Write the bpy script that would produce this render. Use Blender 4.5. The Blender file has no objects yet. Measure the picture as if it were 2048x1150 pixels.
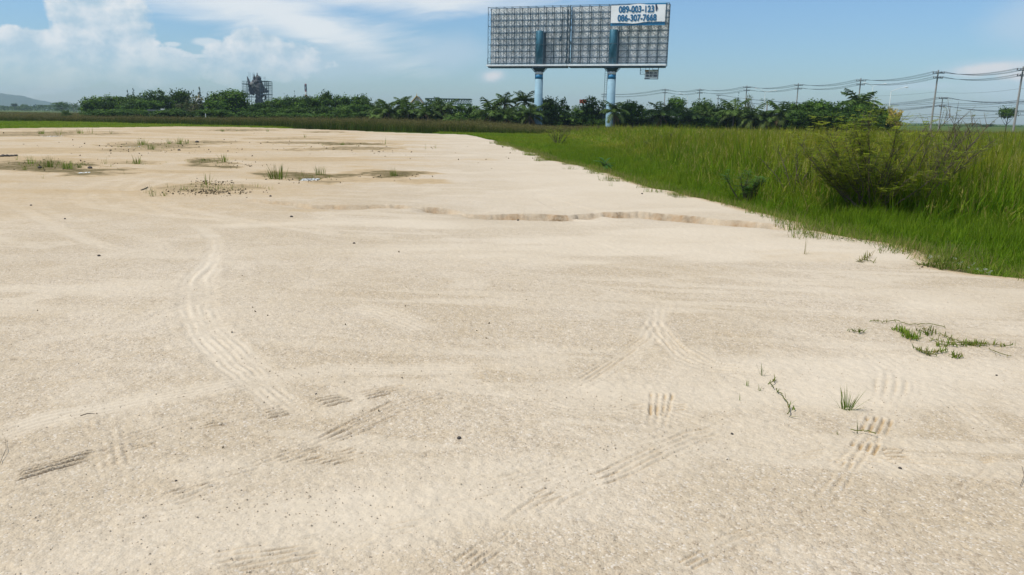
import bpy, math, random
import numpy as np
from mathutils import Vector, Matrix

random.seed(7)
RNG = np.random.default_rng(7)
SC = bpy.context.scene
COL = SC.collection
R = math.radians

# ------------------------------------------------------------------ camera
PX_F, PX_W, PX_H = 1500.0, 2048.0, 1150.0
CAM_H = 1.7
PITCH, ROLL = R(12.85), 0.0155
_f = np.array([0, math.cos(PITCH), -math.sin(PITCH)])
_r0 = np.array([1.0, 0, 0])
_u0 = np.array([0, math.sin(PITCH), math.cos(PITCH)])
CR = _r0 * math.cos(ROLL) + _u0 * math.sin(ROLL)
CU = -_r0 * math.sin(ROLL) + _u0 * math.cos(ROLL)
CF = _f
CPOS = np.array([0, 0, CAM_H])
cam_data = bpy.data.cameras.new('camera')
cam = bpy.data.objects.new('camera', cam_data)
COL.objects.link(cam)
M = Matrix.Identity(4)
for i in range(3):
    M[i][0], M[i][1], M[i][2], M[i][3] = CR[i], CU[i], -CF[i], CPOS[i]
cam.matrix_world = M
cam_data.sensor_width = 36.0
cam_data.lens = PX_F / PX_W * 36.0
cam_data.clip_start, cam_data.clip_end = 0.05, 20000
SC.camera = cam

# ------------------------------------------------------------------ light
SUN_EL, SUN_AZ = R(57), R(-106)          # azimuth measured from +Y towards +X
sd_ = Vector((math.sin(SUN_AZ) * math.cos(SUN_EL), math.cos(SUN_AZ) * math.cos(SUN_EL), math.sin(SUN_EL)))
sun_data = bpy.data.lights.new('sun', 'SUN')
sun_data.energy, sun_data.angle, sun_data.color = 2.9, R(3.0), (1.0, 0.955, 0.88)
sun = bpy.data.objects.new('sun', sun_data)
COL.objects.link(sun)
sun.rotation_euler = (-sd_).to_track_quat('-Z', 'Y').to_euler()
sun.location = (0, 0, 50)
SC.view_settings.view_transform = 'Standard'
SC.view_settings.look = 'None'
SC.view_settings.exposure = 0.58
SC.view_settings.gamma = 1.0
SC.view_settings.use_curve_mapping = False
SC.cycles.use_denoising = True
SC.cycles.max_bounces = 6
SC.cycles.transparent_max_bounces = 8
SC.cycles.volume_bounces = 0
SC.cycles.sample_clamp_indirect = 4.0


def ray(px, py):
    d = CF + CR * ((px - PX_W / 2) / PX_F) + CU * ((PX_H / 2 - py) / PX_F)
    return d / np.linalg.norm(d)


def azel(px, py):
    d = ray(px, py)
    return math.atan2(d[0], d[1]), math.asin(d[2])


def on_ground(px, py, z=0.0):
    d = ray(px, py)
    t = (z - CAM_H) / d[2]
    return CPOS + d * t


def at_dist(px, py, Y):
    """world point seen at (px,py) whose depth along +Y is Y"""
    d = ray(px, py)
    return CPOS + d * (Y / d[1])


def project(P):
    q = P - CPOS
    zc = q @ CF
    zc = np.where(zc < 0.05, 0.05, zc)
    return PX_W / 2 + PX_F * (q @ CR) / zc, PX_H / 2 - PX_F * (q @ CU) / zc


# ------------------------------------------------------------------ node helper
class NT:
    def __init__(self, tree):
        self.t = tree
        tree.nodes.clear()

    def n(self, typ, ins=None, **kw):
        nd = self.t.nodes.new(typ)
        for k, v in kw.items():
            setattr(nd, k, v)
        for k, v in (ins or {}).items():
            self.set(nd, k, v)
        return nd

    def set(self, nd, k, v):
        s = nd.inputs[k]
        if hasattr(v, 'is_output') or isinstance(v, bpy.types.NodeSocket):
            self.t.links.new(v, s)
        else:
            s.default_value = v

    def m(self, op, a, b=None, c=None, clamp=False):
        nd = self.t.nodes.new('ShaderNodeMath')
        nd.operation, nd.use_clamp = op, clamp
        for i, v in enumerate((a, b, c)):
            if v is not None:
                self.set(nd, i, v)
        return nd.outputs[0]

    def ss(self, x, lo, hi):
        nd = self.t.nodes.new('ShaderNodeMapRange')
        nd.interpolation_type = 'SMOOTHSTEP'
        for i, v in enumerate((x, lo, hi, 0.0, 1.0)):
            self.set(nd, i, v)
        return nd.outputs[0]

    def lin(self, x, lo, hi, a, b):
        nd = self.t.nodes.new('ShaderNodeMapRange')
        for i, v in enumerate((x, lo, hi, a, b)):
            self.set(nd, i, v)
        return nd.outputs[0]

    def mix(self, f, a, b, blend='MIX'):
        nd = self.t.nodes.new('ShaderNodeMix')
        nd.data_type, nd.blend_type = 'RGBA', blend
        self.set(nd, 0, f)
        self.set(nd, 6, a if not isinstance(a, tuple) else (*a, 1)[:4])
        self.set(nd, 7, b if not isinstance(b, tuple) else (*b, 1)[:4])
        return nd.outputs[2]

    def noise(self, vec, scale, detail=4.0, rough=0.55, dist=0.0, out=0):
        nd = self.n('ShaderNodeTexNoise', {'Scale': scale, 'Detail': detail, 'Roughness': rough, 'Distortion': dist})
        if vec is not None:
            self.t.links.new(vec, nd.inputs['Vector'])
        return nd.outputs[out]


# ------------------------------------------------------------------ sky
def build_world():
    w = bpy.data.worlds.new('World')
    SC.world = w
    w.use_nodes = True
    N = NT(w.node_tree)
    out = N.n('ShaderNodeOutputWorld')
    bg = N.n('ShaderNodeBackground', {'Strength': 0.1})
    N.t.links.new(bg.outputs[0], out.inputs[0])
    sky = N.n('ShaderNodeTexSky')
    sky.sky_type = 'NISHITA'
    sky.sun_disc = False
    sky.sun_elevation = SUN_EL
    sky.sun_rotation = SUN_AZ
    sky.air_density, sky.dust_density, sky.ozone_density, sky.altitude = 1.0, 0.4, 2.0, 0
    tc = N.n('ShaderNodeTexCoord')
    sep = N.n('ShaderNodeSeparateXYZ', {0: tc.outputs['Generated']})
    az = N.m('ARCTAN2', sep.outputs[0], sep.outputs[1])
    el = N.m('ARCSINE', sep.outputs[2])
    skyc = N.mix(1.0, sky.outputs[0], SKY_TINT, 'MULTIPLY')
    lowdim = N.lin(el, 0.0, R(9), .80, 1.0)
    skyc = N.n('ShaderNodeVectorMath', {0: skyc, 1: N.n('ShaderNodeCombineXYZ', {0: lowdim, 1: lowdim, 2: lowdim}).outputs[0]}, operation='MULTIPLY').outputs[0]
    ae = N.n('ShaderNodeCombineXYZ', {0: az, 1: N.m('MULTIPLY', el, 1.25), 2: 0.0}).outputs[0]
    big = N.noise(ae, 9.0, 8, 0.58)
    fine = N.noise(ae, 24.0, 8, 0.6)
    # wispy streaks: squeezed coordinates, tilted
    rot = N.n('ShaderNodeVectorRotate', {'Vector': ae, 'Angle': -0.16}, rotation_type='Z_AXIS').outputs[0]
    st = N.n('ShaderNodeVectorMath', {0: rot, 1: (5.0, 24.0, 1.0)}, operation='MULTIPLY').outputs[0]
    streak = N.noise(st, 1.6, 7, 0.6, 0.4)

    def blob(px, py, rx, ry, ang=0.0):
        a0, e0 = azel(px, py)
        da = N.m('SUBTRACT', az, a0)
        de = N.m('SUBTRACT', el, e0)
        if ang:
            c, s = math.cos(ang), math.sin(ang)
            da, de = (N.m('ADD', N.m('MULTIPLY', da, c), N.m('MULTIPLY', de, s)),
                      N.m('SUBTRACT', N.m('MULTIPLY', de, c), N.m('MULTIPLY', da, s)))
        x = N.m('DIVIDE', da, rx / PX_F)
        y = N.m('DIVIDE', de, ry / PX_F)
        return N.m('SUBTRACT', 1.0, N.m('SQRT', N.m('ADD', N.m('MULTIPLY', x, x), N.m('MULTIPLY', y, y))))

    def union(bl):
        o = blob(*bl[0])
        for b in bl[1:]:
            o = N.m('SMOOTH_MAX', o, blob(*b), 0.25)
        return o

    white = (5.7, 5.9, 5.95)
    # high cirrus veil
    cir = union([(450, -2, 330, 50, -0.16), (610, 48, 230, 38, -0.32), (800, -15, 330, 45, 0)])
    cir = N.ss(N.m('ADD', cir, N.m('MULTIPLY', N.m('SUBTRACT', streak, 0.5), 1.5)), -0.25, 0.85)
    c1 = N.mix(N.m('MULTIPLY', cir, 0.85), skyc, white)
    # small flat wisps
    wis = union([(640, 82, 30, 5, 0), (155, 83, 30, 6, 0), (345, 88, 20, 6, 0), (415, 84, 34, 9, 0), (400, 112, 40, 5, 0)])
    wis = N.ss(N.m('ADD', wis, N.m('MULTIPLY', N.m('SUBTRACT', fine, 0.5), 1.6)), 0.0, 0.6)
    c1 = N.mix(N.m('MULTIPLY', wis, 0.55), c1, white)
    # soft grey-white veil in the middle and right clouds
    soft = union([(620, 120, 260, 50, 0), (900, 105, 130, 50, 0.0), (1960, 137, 110, 22, 0.1), (1840, 172, 130, 14, 0.0),
                  (2060, 175, 200, 40, 0.0), (985, 152, 50, 22, 0), (2060, 40, 120, 60, 0)])
    soft = N.ss(N.m('ADD', soft, N.m('MULTIPLY', N.m('SUBTRACT', big, 0.5), 1.3)), 0.0, 0.9)
    c2 = N.mix(N.m('MULTIPLY', soft, 0.5), c1, (3.7, 4.5, 5.2))
    pk = union([(1985, 136, 75, 13, 0.1), (985, 152, 32, 14, 0.2), (2065, 150, 60, 14, 0)])
    pk = N.ss(N.m('ADD', pk, N.m('MULTIPLY', N.m('SUBTRACT', fine, 0.5), 1.3)), 0.0, 0.8)
    c2 = N.mix(N.m('MULTIPLY', pk, 0.75), c2, (5.3, 5.2, 5.2))
    # cumulus towers on the left
    cum = union([(195, 30, 95, 80), (235, 75, 90, 62), (150, 95, 140, 40), (70, 100, 85, 44), (60, 140, 160, 50),
                 (200, 130, 210, 48), (345, 130, 80, 42), (505, 92, 70, 42), (545, 120, 130, 50), (470, 130, 90, 50)])
    cm = N.m('ADD', cum, N.m('MULTIPLY', N.m('SUBTRACT', fine, 0.5), 1.15))
    mask = N.ss(cm, 0.20, 0.36)
    # unseen clouds round the rest of the sky, cover raised to add ambient light
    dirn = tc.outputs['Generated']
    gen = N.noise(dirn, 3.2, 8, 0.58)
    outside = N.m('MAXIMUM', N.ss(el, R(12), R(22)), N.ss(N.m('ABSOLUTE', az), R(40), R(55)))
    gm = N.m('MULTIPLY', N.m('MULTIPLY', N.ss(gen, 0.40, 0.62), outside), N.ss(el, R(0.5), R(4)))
    # relief: the billows get lighter towards the upper left
    off = N.n('ShaderNodeVectorMath', {0: ae, 1: (-0.012, 0.016, 0.0)}, operation='ADD').outputs[0]
    fine2 = N.noise(off, 24.0, 8, 0.6)
    rel = N.m('ADD', N.m('MULTIPLY', N.m('SUBTRACT', fine, fine2), 3.2), 0.42)
    rel = N.m('ADD', rel, N.m('MULTIPLY', N.m('SUBTRACT', big, 0.5), 0.9), clamp=True)
    ccol = N.mix(rel, (3.2, 4.2, 4.9), (5.5, 5.7, 5.8))
    low = N.ss(el, R(5.0), R(1.0))                # cloud feet melt into the horizon air
    c3 = N.mix(N.m('MULTIPLY', mask, N.m('SUBTRACT', 0.92, N.m('MULTIPLY', low, 0.75))), c2, ccol)
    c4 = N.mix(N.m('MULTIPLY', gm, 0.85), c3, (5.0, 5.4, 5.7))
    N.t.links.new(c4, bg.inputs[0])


SKY_TINT = (0.58, 0.73, 0.86)
build_world()

# ------------------------------------------------------------------ scene helpers


def tag(o, label=None, cat=None, group=None, kind=None):
    if label:
        o['label'] = label
    if cat:
        o['category'] = cat
    if group:
        o['group'] = group
    if kind:
        o['kind'] = kind
    return o


def thing(name, loc, label, cat, group=None, rz=0.0):
    o = bpy.data.objects.new(name, None)
    o.empty_display_size = 0.3
    COL.objects.link(o)
    o.location = tuple(float(v) for v in loc)
    o.rotation_euler = (0, 0, rz)
    return tag(o, label, cat, group)


def put(name, mesh, parent=None, loc=(0, 0, 0), rot=(0, 0, 0), scale=(1, 1, 1)):
    o = bpy.data.objects.new(name, mesh)
    COL.objects.link(o)
    if parent is not None:
        o.parent = parent
    o.location, o.rotation_euler, o.scale = loc, rot, scale
    return o


class MB:
    """collects triangles/quads into one mesh"""

    def __init__(self):
        self.v, self.f, self.c = [], [], []

    def add(self, vs, fs, c=None):
        b = len(self.v)
        self.v.extend([tuple(map(float, p)) for p in vs])
        self.f.extend([tuple(b + i for i in f) for f in fs])
        self.c.extend([c if c is not None else (0, 0, 0)] * len(vs))
        return self

    def box(self, lo, hi, c=None):
        x0, y0, z0 = lo
        x1, y1, z1 = hi
        return self.add([(x0, y0, z0), (x1, y0, z0), (x1, y1, z0), (x0, y1, z0), (x0, y0, z1), (x1, y0, z1), (x1, y1, z1), (x0, y1, z1)],
                        [(3, 2, 1, 0), (4, 5, 6, 7), (0, 1, 5, 4), (1, 2, 6, 5), (2, 3, 7, 6), (3, 0, 4, 7)], c)

    def tube(self, pts, rad, n=6, c=None, cap=True):
        pts = [Vector(p) for p in pts]
        rads = rad if isinstance(rad, (list, tuple)) else [rad] * len(pts)
        vs, fs = [], []
        for i, p in enumerate(pts):
            d = (pts[min(i + 1, len(pts) - 1)] - pts[max(i - 1, 0)]).normalized()
            a = d.orthogonal().normalized() if abs(d.z) < 0.95 else d.cross(Vector((0, 1, 0))).normalized()
            if i and a.dot(pa) < 0:
                a = -a
            a = (pa - d * pa.dot(d)).normalized() if i and (pa - d * pa.dot(d)).length > 1e-4 else a
            pa = a
            b = d.cross(a)
            for k in range(n):
                t = 2 * math.pi * k / n
                vs.append(p + (a * math.cos(t) + b * math.sin(t)) * rads[i])
        for i in range(len(pts) - 1):
            for k in range(n):
                k2 = (k + 1) % n
                fs.append((i * n + k, i * n + k2, (i + 1) * n + k2, (i + 1) * n + k))
        if cap:
            fs.append(tuple(range(n - 1, -1, -1)))
            fs.append(tuple((len(pts) - 1) * n + k for k in range(n)))
        return self.add(vs, fs, c)

    def lathe(self, prof, n=16, c=None, center=(0, 0)):
        vs, fs = [], []
        for r, z in prof:
            for k in range(n):
                t = 2 * math.pi * k / n
                vs.append((center[0] + r * math.cos(t), center[1] + r * math.sin(t), z))
        for i in range(len(prof) - 1):
            for k in range(n):
                k2 = (k + 1) % n
                fs.append((i * n + k, i * n + k2, (i + 1) * n + k2, (i + 1) * n + k))
        fs.append(tuple(range(n - 1, -1, -1)))
        fs.append(tuple((len(prof) - 1) * n + k for k in range(n)))
        return self.add(vs, fs, c)

    def ell(self, ctr, rad, nu=10, nv=7, rough=0.0, rnd=random, rotx=0.0, rotz=0.0):
        vs, fs = [], []
        Mx = Matrix.Rotation(rotz, 3, 'Z') @ Matrix.Rotation(rotx, 3, 'Y')
        for j in range(nv + 1):
            ph = math.pi * j / nv
            for i in range(nu):
                th = 2 * math.pi * i / nu
                k = 1 + rough * (rnd.random() - .5)
                p = Mx @ Vector((rad[0] * math.sin(ph) * math.cos(th) * k, rad[1] * math.sin(ph) * math.sin(th) * k, rad[2] * math.cos(ph) * k))
                vs.append((ctr[0] + p.x, ctr[1] + p.y, ctr[2] + p.z))
        for j in range(nv):
            for i in range(nu):
                i2 = (i + 1) % nu
                fs.append((j * nu + i, (j + 1) * nu + i, (j + 1) * nu + i2, j * nu + i2))
        return self.add(vs, fs)

    def mesh(self, name, mat=None, smooth=False, attr=None):
        me = bpy.data.meshes.new(name)
        me.from_pydata(self.v, [], self.f)
        if mat:
            me.materials.append(mat)
        if smooth:
            me.polygons.foreach_set('use_smooth', [True] * len(me.polygons))
        if attr:
            a = me.attributes.new(attr, 'FLOAT_VECTOR', 'POINT')
            a.data.foreach_set('vector', np.array(self.c, dtype=np.float32).ravel())
        me.update()
        return me


# ------------------------------------------------------------------ numpy noise


def _hash(ix, iy, seed):
    h = (ix.astype(np.int64) * 374761393 + iy.astype(np.int64) * 668265263 + seed * 1442695041) & 0xFFFFFFFF
    h = ((h ^ (h >> 13)) * 1274126177) & 0xFFFFFFFF
    h = h ^ (h >> 16)
    return (h & 0xFFFFFF) / float(0xFFFFFF)


def vnoise(x, y, seed=0):
    x0, y0 = np.floor(x), np.floor(y)
    fx, fy = x - x0, y - y0
    fx, fy = fx * fx * (3 - 2 * fx), fy * fy * (3 - 2 * fy)
    a, b = _hash(x0, y0, seed), _hash(x0 + 1, y0, seed)
    c, d = _hash(x0, y0 + 1, seed), _hash(x0 + 1, y0 + 1, seed)
    return (a * (1 - fx) + b * fx) * (1 - fy) + (c * (1 - fx) + d * fx) * fy


def fbm(x, y, seed=0, oct=4, gain=0.5):
    s, a, t = 0, 1.0, 0
    for i in range(oct):
        s = s + a * vnoise(x * 2 ** i + 17.3 * i, y * 2 ** i - 9.1 * i, seed + i)
        t += a
        a *= gain
    return s / t


def sstep(x, a, b):
    t = np.clip((x - a) / (b - a), 0, 1)
    return t * t * (3 - 2 * t)


# ------------------------------------------------------------------ materials


def principled(name):
    m = bpy.data.materials.new(name)
    m.use_nodes = True
    N = NT(m.node_tree)
    out = N.n('ShaderNodeOutputMaterial')
    b = N.n('ShaderNodeBsdfPrincipled')
    N.t.links.new(b.outputs[0], out.inputs[0])
    return m, N, b, out


def plain(name, col, rough=0.6, metal=0.0, var=0.12, scale=3.0, rand=0.0, spec=0.4, bump=0.0):
    m, N, b, out = principled(name)
    tc = N.n('ShaderNodeTexCoord')
    nz = N.noise(tc.outputs['Object'], scale, 6, 0.65)
    f = N.lin(nz, 0.25, 0.75, 1 - var, 1 + var)
    if rand:
        oi = N.n('ShaderNodeObjectInfo')
        f = N.m('MULTIPLY', f, N.lin(oi.outputs['Random'], 0, 1, 1 - rand, 1 + rand))
    c = N.n('ShaderNodeVectorMath', {0: tuple(col), 1: N.n('ShaderNodeCombineXYZ', {0: f, 1: f, 2: f}).outputs[0]}, operation='MULTIPLY').outputs[0]
    N.set(b, 'Base Color', c)
    b.inputs['Roughness'].default_value = rough
    b.inputs['Metallic'].default_value = metal
    b.inputs['Specular IOR Level'].default_value = spec
    if bump:
        bp = N.n('ShaderNodeBump', {'Height': nz, 'Strength': bump, 'Distance': 0.02})
        N.t.links.new(bp.outputs[0], b.inputs['Normal'])
    return m


def leafy(name, dark, light, trans=0.35, attr='leaf', rough=0.55, dry=None, rand=0.25):
    """foliage: per-leaf tone comes from the mesh attribute, per-plant tone from Object Info"""
    m = bpy.data.materials.new(name)
    m.use_nodes = True
    N = NT(m.node_tree)
    out = N.n('ShaderNodeOutputMaterial')
    at = N.n('ShaderNodeAttribute', attribute_name=attr)
    sp = N.n('ShaderNodeSeparateXYZ', {0: at.outputs['Vector']})
    oi = N.n('ShaderNodeObjectInfo')
    c = N.mix(sp.outputs[0], dark, light)
    if dry:
        c = N.mix(sp.outputs[1], c, dry)
    f = N.lin(oi.outputs['Random'], 0, 1, 1 - rand, 1 + rand)
    c = N.n('ShaderNodeVectorMath', {0: c, 1: N.n('ShaderNodeCombineXYZ', {0: f, 1: f, 2: f}).outputs[0]}, operation='MULTIPLY').outputs[0]
    b = N.n('ShaderNodeBsdfPrincipled', {'Base Color': c, 'Roughness': rough, 'Specular IOR Level': 0.12})
    t = N.n('ShaderNodeBsdfTranslucent', {'Color': c})
    mx = N.n('ShaderNodeMixShader', {0: trans, 1: b.outputs[0], 2: t.outputs[0]})
    N.t.links.new(mx.outputs[0], out.inputs[0])
    return m


# ------------------------------------------------------------------ the lot's outline
EDGE_PX = [(-700, 262), (-300, 259), (0, 256.5), (120, 255), (250, 254), (350, 252.5), (450, 253), (640, 258.5), (800, 265), (900, 268), (937, 269),
           (985, 280), (1040, 297), (1082, 310), (1112, 322), (1180, 334), (1215, 344), (1262, 362), (1330, 379), (1400, 396),
           (1500, 419), (1565, 433), (1600, 443), (1625, 458), (1700, 470), (1790, 482), (1845, 497), (1868, 512), (1885, 532), (1950, 544), (2048, 553)]
EDGE = [on_ground(x, y)[:2] for x, y in EDGE_PX]
e_last, e_prev = EDGE[-1], EDGE[-2]
POLY = np.array([(-140, EDGE[0][1] - 30)] + [tuple(p) for p in EDGE] + [(8.5, 7.6), (12.5, 5.5), (30, -2), (60, -40), (-140, -40)])


def sand_sd(x, y, wob=True):
    """signed distance to the lot's border, + inside the sand"""
    px, py = np.asarray(x, float), np.asarray(y, float)
    inside = np.zeros(px.shape, bool)
    dm = np.full(px.shape, 1e9)
    n = len(POLY)
    for i in range(n):
        x0, y0 = POLY[i]
        x1, y1 = POLY[(i + 1) % n]
        cond = ((y0 > py) != (y1 > py))
        xi = x0 + (py - y0) / ((y1 - y0) if y1 != y0 else 1e-9) * (x1 - x0)
        inside ^= cond & (px < xi)
        dx, dy = x1 - x0, y1 - y0
        t = np.clip(((px - x0) * dx + (py - y0) * dy) / (dx * dx + dy * dy), 0, 1)
        dm = np.minimum(dm, np.hypot(px - x0 - t * dx, py - y0 - t * dy))
    s = np.where(inside, dm, -dm)
    if wob:
        r = np.hypot(px, py)
        amp = np.clip(r / 40, 0.25, 0.8)
        s = s + (fbm(px * 1.1, py * 1.1, 5, 4) - 0.5) * 1.0 * amp
    return s


def polyline_dist(x, y, pts):
    """distance, position along 0..1, signed side (+ = farther from the camera)"""
    best = np.full(x.shape, 1e9)
    tt = np.zeros(x.shape)
    sg = np.zeros(x.shape)
    n = len(pts) - 1
    for i in range(n):
        (x0, y0), (x1, y1) = pts[i][:2], pts[i + 1][:2]
        dx, dy = x1 - x0, y1 - y0
        L2 = dx * dx + dy * dy
        t = np.clip(((x - x0) * dx + (y - y0) * dy) / L2, 0, 1)
        ex, ey = x - x0 - t * dx, y - y0 - t * dy
        d = np.hypot(ex, ey)
        b = d < best
        best = np.where(b, d, best)
        tt = np.where(b, (i + t) / n, tt)
        cr = dx * (y - y0) - dy * (x - x0)
        sg = np.where(b, np.sign(cr), sg)
    return best, tt, sg


GULLY_PX = [(470, 398), (520, 403), (570, 406), (620, 412), (720, 414), (790, 413), (850, 417), (905, 421), (950, 430), (1050, 429), (1140, 434),
            (1200, 428), (1280, 426), (1360, 434), (1450, 443), (1530, 450), (1610, 459)]
GULLY = [on_ground(x, y)[:2] for x, y in GULLY_PX]
#            strength along the gully (px x -> depth 0..1)
GULLY_S = [(470, .25), (560, .3), (620, .5), (700, .6), (760, .35), (800, .5), (825, .1), (840, .2), (860, .8), (900, .75), (925, .2), (960, .45), (1050, .8), (1135, .85),
           (1147, .25), (1160, .7), (1190, .6), (1202, .3), (1215, .8), (1300, 1), (1400, 1), (1480, .95), (1560, .55), (1610, .15)]

# light dusty wheel lines: px polyline, half width in metres, strength
TRACKS = [
    ([(369, 441), (400, 457), (424, 476), (430, 493), (417, 528), (393, 556), (379, 584), (378, 618), (386, 646), (407, 674), (438, 709), (470, 745), (560, 800), (640, 850)], .14, .75),
    ([(431, 528), (417, 556), (414, 584), (412, 618), (431, 650), (456, 674), (487, 705), (530, 750), (610, 805)], .11, .7),
    ([(0, 399), (21, 410), (63, 429), (104, 451), (146, 470), (181, 484), (209, 493), (260, 505)], .16, .6),
    ([(190, 520), (223, 510), (264, 502), (365, 498)], .18, .5),
    ([(40, 395), (100, 425), (180, 450), (300, 480), (360, 520)], .15, .3),
    ([(330, 340), (198, 366), (157, 378), (146, 389), (153, 403), (181, 413), (244, 422), (348, 432), (522, 444), (760, 470)], .17, .75),
    ([(188, 382), (184, 392), (205, 406), (237, 415), (330, 425)], .12, .6),
    ([(340, 350), (236, 366), (223, 378), (231, 390), (262, 403), (420, 432)], .13, .6),
    ([(360, 345), (292, 361), (257, 378), (256, 392), (275, 404), (313, 423), (344, 432)], .13, .8),
    ([(420, 340), (305, 372), (292, 382), (296, 396), (348, 416), (487, 441), (600, 462), (720, 480)], .15, .7),
    ([(0, 868), (103, 837), (205, 817), (308, 799), (410, 781), (513, 760), (667, 740), (900, 737), (1000, 740)], .16, .85),
    ([(0, 880), (60, 856), (160, 833)], .12, .5),
    ([(1320, 600), (1305, 650), (1285, 690), (1240, 725), (1180, 760), (1120, 790)], .12, .7),
    ([(1306, 640), (1325, 680), (1360, 715), (1420, 738), (1510, 745), (1560, 752)], .12, .75),
    ([(1000, 705), (1100, 700), (1250, 705), (1330, 705)], .09, .6),
    ([(480, 400), (520, 405), (580, 410), (640, 416)], .1, .9),
    ([(690, 615), (760, 625), (800, 640), (860, 665)], .22, .6),
    ([(1050, 770), (1150, 800), (1260, 800), (1420, 860), (1300, 900), (1150, 950), (1000, 1010)], .30, .55),
    ([(1740, 700), (1790, 740), (1790, 800), (1760, 850), (1720, 900), (1850, 960)], .2, .5),
    ([(1900, 800), (1960, 850), (1990, 880)], .15, .5),
    ([(700, 520), (900, 550), (1000, 560), (1200, 600)], .25, .3),
    ([(1500, 640), (1700, 700), (1900, 760)], .3, .25),
    ([(0, 600), (400, 640), (900, 700), (1300, 702)], .10, .3), ([(520, 450), (900, 500), (1500, 560), (2048, 640)], .12, .35), ([(600, 470), (1000, 540), (1500, 640), (2000, 770)], .12, .35),
    ([(1050, 440), (1300, 520), (1700, 600), (2048, 690)], .10, .3), ([(300, 565), (700, 560), (1100, 520), (1400, 470)], .10, .3), ([(0, 700), (250, 660), (500, 560), (800, 480)], .10, .35),
    ([(30, 690), (280, 650), (530, 550), (830, 475)], .10, .3), ([(1000, 620), (1300, 590), (1650, 600), (2048, 560)], .10, .3), ([(700, 1150), (900, 1000), (1300, 880), (1700, 720)], .10, .3),
    ([(200, 1040), (400, 1020), (520, 1010), (800, 1005)], .25, .5),
]
TRACKS = [([on_ground(*p)[:2] for p in t], w, s) for t, w, s in TRACKS]

# tread marks: (first line start, end), (last line start, end), number of grooves, strength
GROOVES = [
    ((28, 946, 189, 900), (30, 962, 188, 916), 4, 1.3), ((262, 894, 318, 884), (266, 897, 300, 890), 2, .5), ((345, 858, 440, 840), (375, 858, 456, 848), 3, .8),
    ((525, 820, 566, 812), (537, 835, 583, 825), 4, .9), ((626, 799, 693, 789), (648, 813, 710, 801), 4, 1.15), ((720, 785, 813, 771), (734, 798, 785, 789), 4, 1.0),
    ((600, 890, 790, 800), (612, 901, 800, 826), 3, .55), ((590, 924, 702, 895), (663, 928, 746, 906), 4, .7),
    ((410, 1119, 636, 1081), (470, 1140, 650, 1105), 4, .38), ((318, 986, 426, 965), (320, 992, 380, 980), 2, .5), ((450, 945, 530, 925), (455, 952, 520, 937), 2, .35),
    ((1146, 757, 1285, 672), (1170, 768, 1305, 676), 4, .32), ((1307, 660, 1352, 712), (1330, 660, 1380, 715), 4, .25), ((1302, 785, 1302, 828), (1345, 785, 1336, 832), 4, .7),
    ((1352, 808, 1374, 808), (1350, 818, 1372, 816), 3, .7), ((1262, 808, 1290, 806), (1266, 814, 1288, 814), 2, .5), ((1190, 944, 1225, 930), (1205, 966, 1262, 945), 3, .45),
    ((1065, 985, 1100, 968), (1080, 1002, 1130, 986), 3, .45), ((905, 1120, 1015, 1050), (930, 1150, 1040, 1075), 4, .35), ((1352, 1126, 1405, 1096), (1380, 1138, 1440, 1108), 3, .35),
    ((1722, 862, 1737, 832), (1772, 872, 1785, 838), 4, .75), ((1704, 890, 1714, 876), (1746, 911, 1760, 886), 4, .85), ((1766, 900, 1800, 902), (1770, 920, 1832, 922), 4, .9),
    ((1955, 919, 2020, 918), (1960, 928, 2018, 926), 3, .6), ((1662, 934, 1676, 920), (1696, 940, 1706, 926), 3, .5), ((945, 750, 966, 749), (940, 760, 968, 758), 3, .6),
    ((1600, 905, 1655, 895), (1570, 915, 1650, 912), 3, .35), ((100, 770, 190, 750), (110, 775, 160, 765), 2, .3),
]
# long faint broken tread trails linking the marks
TRAILS = [([(0, 955), (190, 903), (350, 852), (560, 815), (700, 790), (820, 770), (960, 752)], .5), ([(330, 1000), (430, 965), (600, 900), (800, 820), (900, 790)], .55),
          ([(880, 1150), (1010, 1060), (1110, 985), (1240, 940), (1380, 870), (1480, 850)], .6), ([(200, 1150), (420, 1120), (640, 1085), (900, 1040)], .6),
          ([(1330, 610), (1300, 672), (1215, 735), (1100, 800)], .4), ([(1306, 640), (1340, 690), (1420, 735), (1560, 752)], .5), ([(1780, 740), (1775, 800), (1740, 850), (1690, 915), (1640, 990)], .6),
          ([(1500, 905), (1650, 905), (1800, 912), (2000, 925), (2100, 930)], .6), ([(150, 835), (330, 797), (480, 765), (760, 745)], .4), ([(205, 830), (215, 880), (240, 970)], .5),
          ([(40, 1005), (300, 960), (520, 925), (700, 905), (880, 850)], .35), ([(60, 770), (190, 755), (330, 700)], .4), ([(1300, 770), (1310, 800), (1300, 850)], .5), ([(1100, 1150), (1350, 1130), (1480, 1080), (1700, 1010)], .45),
          ([(600, 1060), (800, 1010), (1000, 965), (1150, 930)], .35), ([(1850, 1010), (1950, 960), (2048, 900)], .4), ([(690, 740), (880, 730), (1080, 745), (1250, 735)], .35)]
TRAILS = [([on_ground(*p)[:2] for p in t], s) for t, s in TRAILS]
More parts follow.
